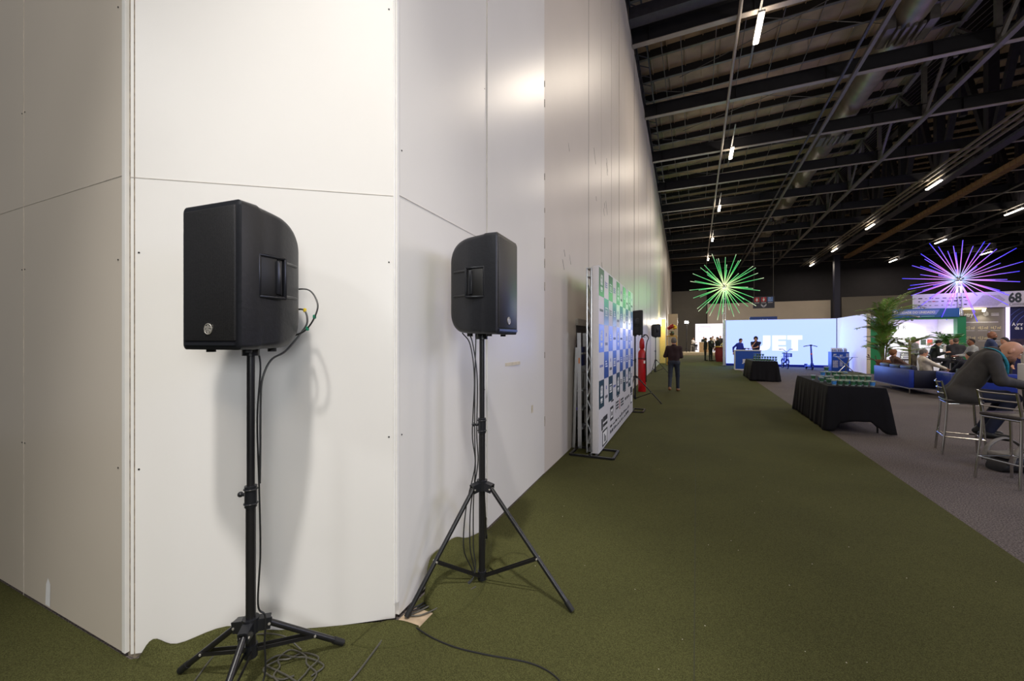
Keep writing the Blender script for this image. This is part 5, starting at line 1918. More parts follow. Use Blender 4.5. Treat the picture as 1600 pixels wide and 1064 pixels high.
bar_table('black glass bar table the bald man leans on at the right edge', 4.22, 7.40, 0.46, 0.945)
bar_table('black topped bar table between the seated men by the taupe stand', 9.27, 21.78, 0.33, 1.0)
cb = thing('menu_box', 'white printed box with a blue base on the bald man\'s table', 'box', (3.95, 7.62, 0.946), R(-30))
MB().rbox((0, 0, 0.04), (0.20, 0.14, 0.08), 0.004).build('base', JBLUE, cb)
MB().rbox((0, 0, 0.19), (0.19, 0.13, 0.22), 0.004).build('carton', PAPER, cb)
mb = MB()
for k in range(3):
    mb.span((0.02, -0.067, 0.22 - 0.03 * k), (0.085, -0.065, 0.232 - 0.03 * k))
mb.build('small_print', INK, cb)

# backpack on the floor
bp = thing('backpack', 'grey and black backpack lying on the floor between the two front bar stools', 'backpack', (3.48, 6.92, 0), yaw_to(0.9, 0.42))
GREYB = mat('grey_ripstop', rgb(128, 124, 118), rough=0.7, var=0.15, scale=30, bump=0.2)
BLKB = mat('black_nylon', rgb(26, 26, 28), rough=0.6, var=0.2, scale=30, bump=0.2)
mb = MB()
rows = []
for k in range(11):
    t_ = k / 10
    y = -0.27 + 0.54 * t_
    w = 0.30 * (math.sin(PI * min(1, max(0.06, t_ * 0.9 + 0.08))) ** 0.35)
    h_ = 0.20 * (math.sin(PI * min(0.97, max(0.05, t_ * 0.92 + 0.05))) ** 0.5)
    rows.append([(w / 2 * (abs(math.cos(a)) ** 0.6) * (1 if math.cos(a) >= 0 else -1), y, 0.006 + h_ / 2 + h_ / 2 * (abs(math.sin(a)) ** 0.6) * (1 if math.sin(a) >= 0 else -1)) for a in [2 * PI * j / 20 for j in range(20)]])
mb.grid(rows, closed=True)
mb.f += [tuple(range(20)), tuple(range(200, 220))]
mb.mi += [0, 0]
mb.build('body', BLKB, bp, smooth=60)
mb = MB()
mb.rbox((0, -0.10, 0.19), (0.22, 0.26, 0.06), 0.025)
mb.build('front_pocket', GREYB, bp)
for sx in (-1, 1):
    rows = []
    for p, q in zip(*(lambda P: (P[:-1], P[1:]))(spline([(sx * 0.08, 0.22, 0.16), (sx * 0.11, 0.18, 0.28), (sx * 0.13, 0.0, 0.36), (sx * 0.14, -0.18, 0.26), (sx * 0.13, -0.25, 0.06)], 6))):
        rows.append([(p.x - 0.028, p.y, p.z), (p.x, p.y, p.z + 0.012), (p.x + 0.028, p.y, p.z)])
    mb = MB()
    mb.grid(rows)
    o = mb.build('strap', GREYB, bp, smooth=60)
    md = o.modifiers.new('thickness', 'SOLIDIFY')
    md.thickness = 0.014
mb = MB()
mb.tube(spline([(-0.05, 0.26, 0.12), (-0.04, 0.31, 0.16), (0.04, 0.31, 0.16), (0.05, 0.26, 0.12)]), 0.01, 6)
mb.build('grab_loop', BLKB, bp)
mb = MB()
mb.tube(spline([(-0.10, 0.02, 0.225), (0, 0.06, 0.235), (0.10, 0.02, 0.225)]), 0.005, 5)
mb.build('zip', SILVER, bp)


# ------------------------------------------------------------------ sofas
def sofa(label, loc, rz, w, back_m, arm_m, cush):
    """front is +Y; the back panel is at y = 0"""
    t = thing('sofa', label, 'sofa', loc, rz, 'low blue leather sofas')
    D, H = 0.85, 0.70
    MB().rbox((0, 0.06, (0.18 + H) / 2), (w, 0.12, H - 0.18), 0.015).build('back_panel', back_m, t)
    for sx in (-1, 1):
        MB().rbox((sx * (w / 2 - 0.065), 0.12 + (D - 0.12) / 2, (0.18 + H - 0.012) / 2), (0.13, D - 0.12, H - 0.19), 0.018).build('arm', arm_m, t)
    MB().rbox((0, 0.48, 0.25), (w - 0.26, D - 0.14, 0.14), 0.01).build('seat_base', arm_m, t)
    n = cush
    cw_ = (w - 0.28) / n
    for k in range(n):
        x = -(w - 0.28) / 2 + cw_ * (k + 0.5)
        MB().rbox((x, 0.50, 0.385), (cw_ - 0.01, 0.68, 0.13), 0.03, seg=3).build('seat_cushion', NAVY_LEATHER, t)
        MB().rbox((x, 0.20, 0.60), (cw_ - 0.02, 0.15, 0.42), 0.04, (R(8), 0, 0), seg=3).build('back_cushion', NAVY_LEATHER, t)
    mb = MB()
    for sx in (-1, 1):
        mb.bar((sx * (w / 2 - 0.02), 0.02, 0.165), (sx * (w / 2 - 0.02), D - 0.02, 0.165), 0.03)
    for y in (0.02, D - 0.02):
        mb.bar((-w / 2 + 0.02, y, 0.165), (w / 2 - 0.02, y, 0.165), 0.03)
    mb.build('base_rail', ALU, t)
    for x in (-w / 2 + 0.03, 0.0, w / 2 - 0.03):
        for y in (0.03, D - 0.03):
            MB().cyl((x, y, 0), (x, y, 0.16), 0.014, 8).build('leg', CHROME, t)
    return t


sofa('long blue leather sofa with its back to the green carpet aisle', (5.60, 16.78, 0), R(-90), 2.55, BLUE_LEATHER, NAVY_LEATHER, 3)
sofa('shorter blue leather sofa with its back towards the camera behind the bald man', (6.72, 14.50, 0), 0, 1.20, BLUE_LEATHER, BLUE_LEATHER, 1)

# ------------------------------------------------------------------ plants
LEAF = mat('palm_leaf', rgb(104, 138, 58), rough=0.45, var=0.45, scale=3.0)
LEAF2 = mat('bright_leaf', rgb(92, 150, 62), rough=0.45, var=0.35, scale=3.0)
STEM = mat('palm_stem', rgb(132, 122, 66), rough=0.6, var=0.3, scale=12)
TWIG = mat('brown_twig', rgb(74, 56, 44), rough=0.8, var=0.3, scale=20)
POT = mat('terracotta_pot', rgb(150, 98, 62), rough=0.7, var=0.15)
BASKET = mat('wicker_pot', rgb(150, 110, 66), rough=0.8, var=0.3, scale=40)


def leaflet(mb, p, d, n, L, w):
    """a folded pointed leaf of five points"""
    d = d.normalized()
    s = d.cross(n)
    if s.length < 1e-4:
        s = d.cross(Vector((1, 0, 0)))
    s.normalize()
    dn = Vector((0, 0, -1))
    a, b, c = p, p + d * L * 0.45 + dn * L * 0.04, p + d * L + dn * L * 0.22
    mb.add([a, b + s * w - n * w * 0.4, c, b - s * w - n * w * 0.4, b], [(0, 1, 4), (1, 2, 4), (2, 3, 4), (3, 0, 4)])


def frond(mb, st, base, az, elev, L, droop, rnd, nl=17, ll=0.34, lw=0.020):
    d0 = Vector((math.cos(az) * math.cos(elev), math.sin(az) * math.cos(elev), math.sin(elev)))
    pts = []
    p = Vector(base)
    d = d0.copy()
    n = 14
    for i in range(n):
        pts.append(p.copy())
        p = p + d * (L / n)
        d = (d + Vector((0, 0, -droop / n * (0.4 + 1.4 * i / n)))).normalized()
    st.tube(pts, [0.013 * (1 - 0.8 * i / n) + 0.002 for i in range(n)], 5)
    for k in range(nl):
        t = 0.18 + 0.82 * k / nl
        f = t * (n - 1)
        i = min(int(f), n - 2)
        q = pts[i].lerp(pts[i + 1], f - i)
        dd = (pts[i + 1] - pts[i]).normalized()
        side = dd.cross(Vector((0, 0, 1)))
        if side.length < 1e-3:
            side = Vector((1, 0, 0))
        side.normalize()
        up = side.cross(dd).normalized()
        l = ll * (0.55 + 0.9 * math.sin(PI * min(1, t * 0.85 + 0.1))) * rnd.uniform(0.85, 1.1)
        for s in (-1, 1):
            leaflet(mb, q, dd * 0.75 + side * s * rnd.uniform(0.8, 1.1) + up * rnd.uniform(0.05, 0.35), up, l, lw)


def palm(label, loc, stems, fronds, seed, leaf, pot_r=0.24, pot_h=0.42, pot_m=None, ll=0.34, lw=0.02):
    t = thing('potted_palm', label, 'plant', loc, 0)
    rnd = random.Random(seed)
    MB().lathe([(pot_r * 0.75, 0), (pot_r, pot_h * 0.9), (pot_r * 1.06, pot_h * 0.92), (pot_r * 1.06, pot_h), (pot_r * 0.9, pot_h), (pot_r * 0.88, pot_h * 0.93)], 20).build('pot', pot_m or POT, t)
    st, lf = MB(), MB()
    for (dx, dy, h) in stems:
        b = (dx * 0.3, dy * 0.3, pot_h * 0.9)
        st.tube(spline([b, (dx * 0.6, dy * 0.6, h * 0.5), (dx, dy, h)], 5), 0.02, 7)
    for (x, y, z, az, el, L, dr) in fronds:
        frond(lf, st, (x, y, z), az, el, L, dr, rnd, ll=ll, lw=lw)
    st.build('stems', STEM, t)
    lf.build('leaves', leaf, t, smooth=0, fix=False)
    return t


rnd = random.Random(21)
fr = []
stems = [(0.0, 0.0, 2.6), (0.15, 0.1, 2.3), (-0.15, 0.05, 2.0), (0.05, -0.15, 1.7), (-0.1, -0.1, 2.4)]
for (dx, dy, h) in stems:
    for k in range(6):
        fr.append((dx * 0.9, dy * 0.9, h * rnd.uniform(0.72, 1.0), rnd.uniform(0, 2 * PI), rnd.uniform(0.7, 1.35), rnd.uniform(0.8, 1.35), rnd.uniform(0.9, 1.8)))
cr_ = (0.912, 0.41)                                            # direction that runs to the right in the picture
ar_ = math.atan2(cr_[1], cr_[0])
for el, L, z in ((0.75, 1.5, 2.6), (0.55, 1.5, 2.5), (0.95, 1.6, 2.6), (0.35, 1.3, 2.4), (0.1, 1.1, 1.5), (0.6, 1.4, 2.55)):
    fr.append((0.1, 0.05, z, ar_ + rnd.uniform(-0.3, 0.3), el, L, 1.0))
for el, L, z in ((0.75, 1.0, 2.4), (0.5, 1.0, 1.9), (0.2, 0.7, 1.4)):
    fr.append((-0.1, -0.05, z, ar_ + PI + rnd.uniform(-0.3, 0.3), el, L, 1.2))
for k in range(16):
    fr.append((rnd.uniform(-0.1, 0.1), rnd.uniform(-0.1, 0.1), rnd.uniform(0.7, 1.9), rnd.uniform(0, 2 * PI), rnd.uniform(0.6, 1.3), rnd.uniform(0.5, 0.8), 1.0))
palm('tall feathery potted palm behind the far end of the long blue sofa', (6.83, 21.0, 0), stems, fr, 21, LEAF, 0.25, 0.78, POT, 0.22, 0.020)
fr = []
for k in range(14):
    fr.append((0, 0, rnd.uniform(1.0, 1.55), ar_ + rnd.choice((0, PI)) + rnd.uniform(-0.7, 0.7), rnd.uniform(0.1, 0.9), rnd.uniform(0.5, 0.95), rnd.uniform(0.3, 1.0)))
palm('dark stemmed shrub with long level sprays right of the tall palm', (7.45, 20.6, 0), [(0.0, 0.0, 1.6), (0.05, 0.03, 1.4)], fr, 22, LEAF, 0.20, 0.40, BLACK_SMOOTH, 0.16, 0.024)
fr = []
for k in range(16):
    fr.append((rnd.uniform(-0.08, 0.08), rnd.uniform(-0.08, 0.08), rnd.uniform(1.1, 1.5), rnd.uniform(0, 2 * PI), rnd.uniform(0.25, 1.1), rnd.uniform(0.45, 0.8), rnd.uniform(0.8, 1.5)))
palm('bright green potted palm before the right green post', (9.75, 23.5, 0), [(0.0, 0.0, 1.4), (0.08, 0.0, 1.3), (-0.08, 0.03, 1.2)], fr, 23, LEAF2, 0.22, 0.6, WHITE_P, 0.30, 0.020)
tw = thing('dry_branch', 'bare dark branch leaning out in front of the lilac panel post', 'branch', (6.35, 19.6, 0))
MB().lathe([(0.10, 0), (0.13, 0.2), (0.09, 0.42), (0.11, 0.46)], 14).build('vase', BLACK_SMOOTH, tw)
mb = MB()
mb.tube(spline([(0, 0, 0.42), (-0.12, -0.05, 0.62), (-0.30, -0.12, 0.82), (-0.55, -0.2, 0.95)]), 0.014, 6)
for p, q in (((-0.12, -0.05, 0.62), (-0.02, -0.1, 0.9)), ((-0.22, -0.09, 0.74), (-0.25, -0.05, 0.98)), ((-0.30, -0.12, 0.82), (-0.52, -0.15, 0.84)), ((-0.45, -0.17, 0.91), (-0.5, -0.15, 1.02)), ((-0.05, -0.02, 0.52), (-0.2, 0.02, 0.6))):
    mb.tube([p, q], 0.008, 5)
    for k in range(3):
        t_ = 0.4 + 0.25 * k
        mb.ball(Vector(p).lerp(Vector(q), t_) + Vector((0.01, 0, 0.015)), 0.018, 6, 4)
mb.build('twigs', TWIG, tw)


# ------------------------------------------------------------------ people: smooth bodies from blended limbs
def surface_net(fn, lo, hi, h):
    lo = np.array(lo, float)
    n = np.ceil((np.array(hi, float) - lo) / h).astype(int) + 1
    ax_ = [lo[i] + h * np.arange(n[i]) for i in range(3)]
    V = np.empty(tuple(n), np.float32)
    step = max(1, int(400000 // (n[1] * n[2])))
    for i in range(0, n[0], step):
        X, Y, Z = np.meshgrid(ax_[0][i:i + step], ax_[1], ax_[2], indexing='ij')
        V[i:i + step] = fn(np.stack([X, Y, Z], -1).astype(np.float32))
    S = V < 0
    m = n - 1

    def sl(A, o):
        return A[o[0]:o[0] + m[0], o[1]:o[1] + m[1], o[2]:o[2] + m[2]]
    C = [(a, b, c) for a in (0, 1) for b in (0, 1) for c in (0, 1)]
    cnt = sum(sl(S, o).astype(np.int8) for o in C)
    mask = (cnt > 0) & (cnt < 8)
    ids = np.argwhere(mask)
    acc = np.zeros((len(ids), 3))
    num = np.zeros(len(ids))
    for a in C:
        for k in range(3):
            if a[k] == 0:
                b = list(a)
                b[k] = 1
                va = sl(V, a)[mask]
                vb = sl(V, b)[mask]
                cr = (va < 0) != (vb < 0)
                t = np.where(cr, va / np.where(cr, va - vb, 1), 0)
                p = np.tile(np.array(a, float), (len(ids), 1))
                p[:, k] += t
                acc[cr] += p[cr]
                num[cr] += 1
    verts = lo + h * (ids + acc / np.maximum(num, 1)[:, None])
    idx = -np.ones(tuple(m), int)
    idx[mask] = np.arange(len(ids))
    faces = []
    for k in range(3):
        u, v = (k + 1) % 3, (k + 2) % 3
        a = [slice(1, -1)] * 3
        b = [slice(1, -1)] * 3
        a[k] = slice(0, -1)
        b[k] = slice(1, None)
        Sa, Sb = S[tuple(a)], S[tuple(b)]
        for flip in (False, True):
            e = np.argwhere((Sa & ~Sb) if not flip else (~Sa & Sb))
            if not len(e):
                continue
            c = e.copy()
            c[:, u] += 1
            c[:, v] += 1
            q = []
            for du, dv in ((-1, -1), (0, -1), (0, 0), (-1, 0)):
                d = c.copy()
                d[:, u] += du
                d[:, v] += dv
                q.append(idx[d[:, 0], d[:, 1], d[:, 2]])
            q = np.stack(q, 1)
            q = q[(q >= 0).all(1)]
            faces.append(q[:, ::-1] if flip else q)
    return verts, np.concatenate(faces) if faces else np.zeros((0, 4), int)


class SDF:
    def __init__(self):
        self.p, self.cuts = [], []
        self.lo, self.hi = np.full(3, 1e9), np.full(3, -1e9)

    def _b(self, c, r):
        self.lo = np.minimum(self.lo, np.array(c) - r)
        self.hi = np.maximum(self.hi, np.array(c) + r)

    def cap(self, a, b, ra, rb=None, k=0.03):
        rb = ra if rb is None else rb
        a, b = np.array(a, np.float32), np.array(b, np.float32)
        self._b(a, ra)
        self._b(b, rb)
        self.p.append(('c', a, b, ra, rb, k))
        return self

    def ell(self, c, r, M=None, k=0.02):
        c = np.array(c, np.float32)
        M = np.eye(3, dtype=np.float32) if M is None else np.array(M, np.float32)
        self._b(c, max(r))
        self.p.append(('e', c, np.array(r, np.float32), M, k))
        return self

    def cut(self, p, n):
        self.cuts.append((np.array(p, np.float32), np.array(n, np.float32)))
        return self

    def __call__(self, P):
        F = None
        for q in self.p:
            if q[0] == 'c':
                _, a, b, ra, rb, k = q
                ab = b - a
                L = float(ab @ ab) + 1e-9
                t = np.clip(((P - a) @ ab) / L, 0, 1)
                d = np.linalg.norm(P - (a + t[..., None] * ab), axis=-1) - (ra + (rb - ra) * t)
            else:
                _, c, r, M, k = q
                l = (P - c) @ M.T
                k0 = np.linalg.norm(l / r, axis=-1)
                k1 = np.linalg.norm(l / (r * r), axis=-1) + 1e-9
                d = k0 * (k0 - 1) / k1
            if F is None:
                F = d
            else:
                hh = np.clip(0.5 + 0.5 * (F - d) / k, 0, 1)
                F = F + (d - F) * hh - k * hh * (1 - hh)
        for p, n in self.cuts:
            F = np.maximum(F, (P - p) @ n)
        return F

    def build(self, name, m, parent, vox):
        v, f = surface_net(self, self.lo - vox * 2, self.hi + vox * 2, vox)
        me = bpy.data.meshes.new(name)
        me.from_pydata(v.tolist(), [], f.tolist())
        me.materials.append(m)
        me.polygons.foreach_set('use_smooth', [True] * len(me.polygons))
        me.update()
        o = bpy.data.objects.new(name, me)
        COL.objects.link(o)
        o.parent = parent
        return o


def V3(*a):
    return np.array(a, float)


def unit(v):
    return v / (np.linalg.norm(v) + 1e-9)


def ik(s, w, l1, l2, hint):
    d = w - s
    L = np.linalg.norm(d)
    L2 = min(L, (l1 + l2) * 0.995)
    u = d / (L + 1e-9)
    w = s + u * L2
    a = (l1 * l1 - l2 * l2 + L2 * L2) / (2 * L2)
    h = math.sqrt(max(0, l1 * l1 - a * a))
    n = hint - u * (hint @ u)
    return s + u * a + unit(n) * h, w


def cloth_mat(key, c, rough=0.85):
    return mat('cloth_' + key, rgb(*c), rough=rough, var=0.16, scale=14, bump=0.15)


def person(label, x, y, face, h=1.75, z0=0.0, seat=None, lean=0.03, head_pitch=0.05, head_yaw=0.0, neck_lean=None, wr=None, wl=None, er=None, el=None,
           stride=0.0, foot=None, knee_out=0.12, ankle_f=0.34, crossed=False, torso=1.0, neck=1.0, top='shirt', top_c=('navy', (30, 34, 60)), sleeve='long', bot_c=('dark', (34, 36, 44)), shoe_c=('black', (18, 18, 18)),
           hair='short', hair_c=('dark_hair', (30, 24, 22)), skin=None, beard=None, glasses=False, vox=None, shirt_c=None, shirt_front=False, eyes=True, knee_f=0.43):
    s = h / 1.75
    skin = skin or SKIN
    d = math.hypot(x, y)
    vx = vox or min(0.034, max(0.0125, d / 640 * 0.85))
    t = thing('person', label, 'person', (x, y, z0), yaw_to(*face))
    sit = seat is not None
    P = V3(0, 0, (seat + 0.095) if sit else 0.95 * s)
    u = V3(0, math.sin(lean), math.cos(lean))
    f0 = V3(0, math.cos(lean), -math.sin(lean))
    sh_c = P + u * 0.455 * s * torso
    nb = P + u * (0.455 * torso + 0.06) * s
    sh = {1: sh_c + V3(0.178 * s, 0, 0), -1: sh_c + V3(-0.178 * s, 0, 0)}
    nl = lean * 1.0 if neck_lean is None else neck_lean
    un = V3(0, math.sin(nl), math.cos(nl))
    cp, sp_, cy_, sy_ = math.cos(head_pitch), math.sin(head_pitch), math.cos(head_yaw), math.sin(head_yaw)
    hf = V3(sy_ * cp, cy_ * cp, -sp_)
    hx = V3(cy_, -sy_, 0)
    hu = np.cross(hx, hf)
    hc = nb + un * 0.085 * s * neck + hu * 0.055 * s + hf * 0.015 * s
    M = np.stack([hx, hf, hu])
    hip = {k: P + V3(0.088 * s * k, 0, -0.03 * s) for k in (1, -1)}
    knee, ank = {}, {}
    for k in (1, -1):
        if sit:
            kz = seat + 0.055
            knee[k] = V3(knee_out * k, knee_f * s, kz)
            fz = (foot if foot is not None else 0.0) + 0.09 * s
            ank[k] = V3(knee_out * k, ankle_f * s, fz)
        else:
            a = math.asin(max(-0.9, min(0.9, stride * k / (0.85 * s)))) if stride else 0.0
            knee[k] = hip[k] + V3(0.012 * k, math.sin(a) * 0.42 * s + (0.03 if stride else 0.005), -math.cos(a) * 0.42 * s)
            ank[k] = V3(hip[k][0] + 0.01 * k, hip[k][1] + stride * k - (0.04 if (stride and stride * k < 0) else 0), 0.085 * s + (0.05 if (stride and stride * k < 0) else 0))
    if sit and crossed:
        knee[-1] = V3(0.06, knee_f * s, seat + 0.16)
        ank[-1] = V3(0.22, knee_f * s + 0.05, seat + 0.11)
    wrist, elb = {}, {}
    for k, w, e in ((1, wr, er), (-1, wl, el)):
        w = V3(*w) if w is not None else sh[k] + V3(0.07 * k, 0.03, -0.53 * s)
        hint = V3(*e) if e is not None else V3(0.35 * k, -0.6, -0.6)
        elb[k], wrist[k] = ik(sh[k], w, 0.285 * s, 0.255 * s, hint)
    toe = {}
    for k in (1, -1):
        fd_ = V3(0.15 * k, 1, 0) if not (sit and crossed and k == -1) else V3(0.7, 0.4, -0.3)
        toe[k] = ank[k] + unit(fd_) * 0.155 * s + V3(0, 0, -0.05 * s)
    # --- body
    B = SDF()
    B.ell(hc + hu * 0.018 * s, (0.074 * s, 0.094 * s, 0.098 * s), M, 0.01)
    B.ell(hc + hf * 0.028 * s - hu * 0.058 * s, (0.052 * s, 0.060 * s, 0.062 * s), M, 0.03)
    B.cap(hc + hf * 0.086 * s + hu * 0.012 * s, hc + hf * 0.106 * s - hu * 0.026 * s, 0.010 * s, 0.0145 * s, 0.012)
    B.cap(hc + hf * 0.076 * s - hu * 0.062 * s - hx * 0.018 * s, hc + hf * 0.076 * s - hu * 0.062 * s + hx * 0.018 * s, 0.012 * s, None, 0.012)
    B.cap(hc + hf * 0.074 * s + hu * 0.034 * s - hx * 0.034 * s, hc + hf * 0.074 * s + hu * 0.034 * s + hx * 0.034 * s, 0.012 * s, None, 0.015)
    for k in (1, -1):
        B.ell(hc + hx * 0.076 * s * k - hf * 0.008 * s - hu * 0.005 * s, (0.011 * s, 0.021 * s, 0.032 * s), M, 0.008)
    B.cap(nb - u * 0.04 * s, hc - hu * 0.05 * s - hf * 0.012 * s, 0.056 * s, 0.054 * s, 0.03)
    for k in (1, -1):
        B.cap(P + V3(0.05 * s * k, 0, 0) + f0 * 0.01, sh_c + V3(0.08 * s * k, 0, 0) - u * 0.07 * s + f0 * 0.012, 0.066 * s, 0.066 * s, 0.04)
        B.cap(sh_c, sh[k], 0.055 * s, 0.045 * s, 0.04)
        B.cap(sh[k], elb[k], 0.044 * s, 0.037 * s, 0.03)
        B.cap(elb[k], wrist[k], 0.036 * s, 0.026 * s, 0.02)
        B.cap(hip[k], knee[k], 0.070 * s, 0.050 * s, 0.04)
        B.cap(knee[k], ank[k], 0.046 * s, 0.036 * s, 0.03)
        B.cap(ank[k], ank[k] + (toe[k] - ank[k]) * 0.7 + V3(0, 0, -0.012), 0.030 * s, 0.020 * s, 0.02)
        # hand: palm, four fingers, thumb
        hd_ = unit(wrist[k] - elb[k])
        pn = unit(np.cross(hd_, V3(0, 0, 1)))                # across the palm
        if abs(hd_[2]) > 0.85:
            pn = V3(0, 1, 0) * 1.0
            pn = unit(pn - hd_ * (pn @ hd_))
        dn = unit(np.cross(pn, hd_))
        if dn[2] > 0 and abs(hd_[2]) < 0.85:
            dn = -dn
        pc = wrist[k] + hd_ * 0.045 * s
        fr_ = max(0.0085 * s, vx * 0.62)
        for q in (-0.026, -0.009, 0.009, 0.026):
            B.cap(wrist[k] + hd_ * 0.01 + pn * q * 0.7 * s, wrist[k] + hd_ * 0.082 * s + pn * q * s, 0.0145 * s, 0.0125 * s, 0.008)
        for q, L in zip((-0.030, -0.010, 0.010, 0.030), (0.062, 0.076, 0.080, 0.068)):
            a = wrist[k] + hd_ * 0.085 * s + pn * q * s
            b = a + hd_ * L * 0.55 * s + pn * q * 0.12 * s + dn * 0.010 * s
            c = b + hd_ * L * 0.36 * s + dn * 0.026 * s
            B.cap(a, b, fr_, fr_ * 0.95, 0.004)
            B.cap(b, c, fr_ * 0.95, fr_ * 0.8, 0.004)
        ts = 1 if pn @ V3(-k, 0, 0) > 0 else -1
        a = wrist[k] + hd_ * 0.02 * s + pn * ts * 0.024 * s
        b = a + hd_ * 0.035 * s + pn * ts * 0.028 * s + dn * 0.008 * s
        B.cap(a, b, fr_ * 1.2, fr_ * 1.1, 0.008)
        B.cap(b, b + hd_ * 0.032 * s + pn * ts * 0.006 * s + dn * 0.006 * s, fr_ * 1.05, fr_ * 0.85, 0.004)
    B.build('body', skin, t, vx)
    # --- upper garment
    T = SDF()
    jk = top == 'jacket'
    g = 0.012 if jk else 0.004
    base = P - u * (0.10 * s if (jk and not sit) else 0.03 * s)
    for k in (1, -1):
        T.cap(base + V3(0.062 * s * k, 0, 0), P + u * 0.20 * s + V3(0.062 * s * k, 0.012, 0), 0.100 * s + g, 0.098 * s + g, 0.05)
        T.cap(P + u * 0.18 * s + V3(0.066 * s * k, 0.01, 0), sh_c + V3(0.088 * s * k, 0, 0) - u * 0.075 * s + f0 * 0.012, 0.098 * s + g, 0.102 * s + g, 0.06)
        T.cap(nb - u * 0.045 * s, sh[k] - u * 0.012, 0.058 * s + g, 0.058 * s + g, 0.05)
        if sleeve == 'long':
            T.cap(sh[k], elb[k], 0.060 * s + g, 0.049 * s + g, 0.035)
            T.cap(elb[k], elb[k] + (wrist[k] - elb[k]) * 0.97, 0.048 * s + g, 0.036 * s + g, 0.025)
        else:
            T.cap(sh[k], sh[k] + (elb[k] - sh[k]) * 0.70, 0.057 * s + g, 0.050 * s + g, 0.03)
    if sit and jk:                                           # the skirt of a jacket falls over the seat
        T.cap(P + V3(-0.09 * s, -0.06, -0.05), P + V3(0.09 * s, -0.06, -0.05), 0.085, None, 0.05)
        T.cap(P + V3(-0.10 * s, -0.10, -0.11), P + V3(0.10 * s, -0.10, -0.11), 0.045, None, 0.06)
        for k in (1, -1):
            T.cap(hip[k] + V3(0.01 * k, -0.02, 0), hip[k] + (knee[k] - hip[k]) * 0.22 + V3(0.012 * k, 0, -0.01), 0.098 * s + g, 0.094 * s + g, 0.04)
    T.cap(nb - u * 0.05 * s, nb + un * 0.018 * s, 0.072 * s + (0.012 if neck > 1 else 0), 0.062 * s + g * 0.5 + (0.010 if neck > 1 else 0), 0.03)
    T.build('jacket' if jk else 'shirt', cloth_mat(*top_c), t, vx)
    if shirt_front or shirt_c:
        S_ = SDF()
        sc_ = shirt_c or ('white', (226, 226, 230))
        S_.cap(nb - u * 0.01 * s, nb + un * 0.040 * s, 0.066 * s, 0.061 * s, 0.01)
        if shirt_front:
            S_.cap(sh_c - u * 0.02 * s + f0 * 0.085 * s, P + u * 0.25 * s + f0 * 0.115 * s, 0.038 * s, 0.012 * s, 0.02)
        S_.build('shirt_collar', cloth_mat(*sc_), t, vx * 0.8)
    # --- trousers
    T = SDF()
    T.cap(hip[1], hip[-1], 0.098 * s, None, 0.05)
    T.cap(P + V3(-0.05 * s, 0, 0.02), P + V3(0.05 * s, 0, 0.02), 0.096 * s, None, 0.05)
    for k in (1, -1):
        T.cap(hip[k], knee[k], 0.088 * s, 0.064 * s, 0.04)
        T.cap(knee[k], knee[k] + (ank[k] - knee[k]) * 0.95, 0.062 * s, 0.051 * s, 0.03)
    T.build('trousers', cloth_mat(*bot_c), t, vx)
    for k in (1, -1):
        T = SDF()
        T.cap(ank[k] - (toe[k] - ank[k]) * 0.25 + V3(0, 0, -0.038 * s), toe[k] + V3(0, 0, 0.004), 0.041 * s, 0.038 * s, 0.02)
        T.cap(ank[k] + V3(0, 0, 0.02), ank[k] + V3(0, 0, -0.03 * s), 0.043 * s, 0.045 * s, 0.03)
        if not (sit and (foot or crossed)) and ank[k][2] < 0.1 * s + 0.005:
            T.cut((0, 0, 0.001), (0, 0, -1))
        T.build('shoe', mat('shoe_' + shoe_c[0], rgb(*shoe_c[1]), rough=0.5), t, vx * 0.9)
    # --- hair, beard, eyes, glasses
    hm = mat(hair_c[0], rgb(*hair_c[1]), rough=0.75, var=0.35, scale=60, bump=0.3)
    if hair in ('short', 'long', 'curly', 'receding'):
        Hh = SDF()
        gr = 0.012 if hair != 'curly' else 0.030
        Hh.ell(hc + hu * 0.022 * s - hf * 0.006 * s, ((0.074 + gr) * s, (0.094 + gr) * s, (0.098 + gr) * s), M, 0.01)
        n_ = unit(hf * 0.80 - hu * 0.60)
        off = {'short': 0.018, 'long': 0.022, 'curly': 0.040, 'receding': -0.022}[hair] * s
        Hh.cut(hc + n_ * off, n_)
        Hh.build('hair', hm, t, min(vx, 0.012 if d < 10 else vx))
        if hair == 'long':
            Hl = SDF()
            for k in (-1, 0, 1):
                Hl.cap(hc - hf * 0.05 * s + hx * 0.05 * k * s, nb - hf * 0.085 * s + hx * 0.06 * k * s - u * 0.10 * s, 0.052 * s, 0.040 * s, 0.03)
            Hl.build('hair', hm, t, vx)
    if beard:
        Bd = SDF()
        Bd.ell(hc + hf * 0.034 * s - hu * 0.060 * s, (0.060 * s, 0.066 * s, 0.070 * s), M, 0.01)
        Bd.cut(hc - hu * 0.040 * s, unit(hu * 0.9 + hf * 0.1))
        Bd.build('beard', mat('beard_' + beard[0], rgb(*beard[1]), rough=0.85, var=0.3, scale=80), t, min(vx, 0.012 if d < 10 else vx))
    if eyes and d < 30:
        for k in (1, -1):
            c = hc + hf * 0.0775 * s + hu * 0.010 * s + hx * 0.031 * s * k
            e = MB().ball(c, 0.0115 * s, 10, 7).build('eye', EYEW, t)
            MB().ball(c + hf * 0.0065 * s, 0.0063 * s, 8, 6).build('pupil', DARK, e)
        mb = MB()
        for k in (1, -1):
            c = hc + hf * 0.088 * s + hu * 0.036 * s
            mb.tube([c + hx * 0.014 * s * k, c + hx * 0.034 * s * k + hu * 0.006 * s - hf * 0.004 * s, c + hx * 0.052 * s * k - hf * 0.016 * s], 0.0042 * s, 6)
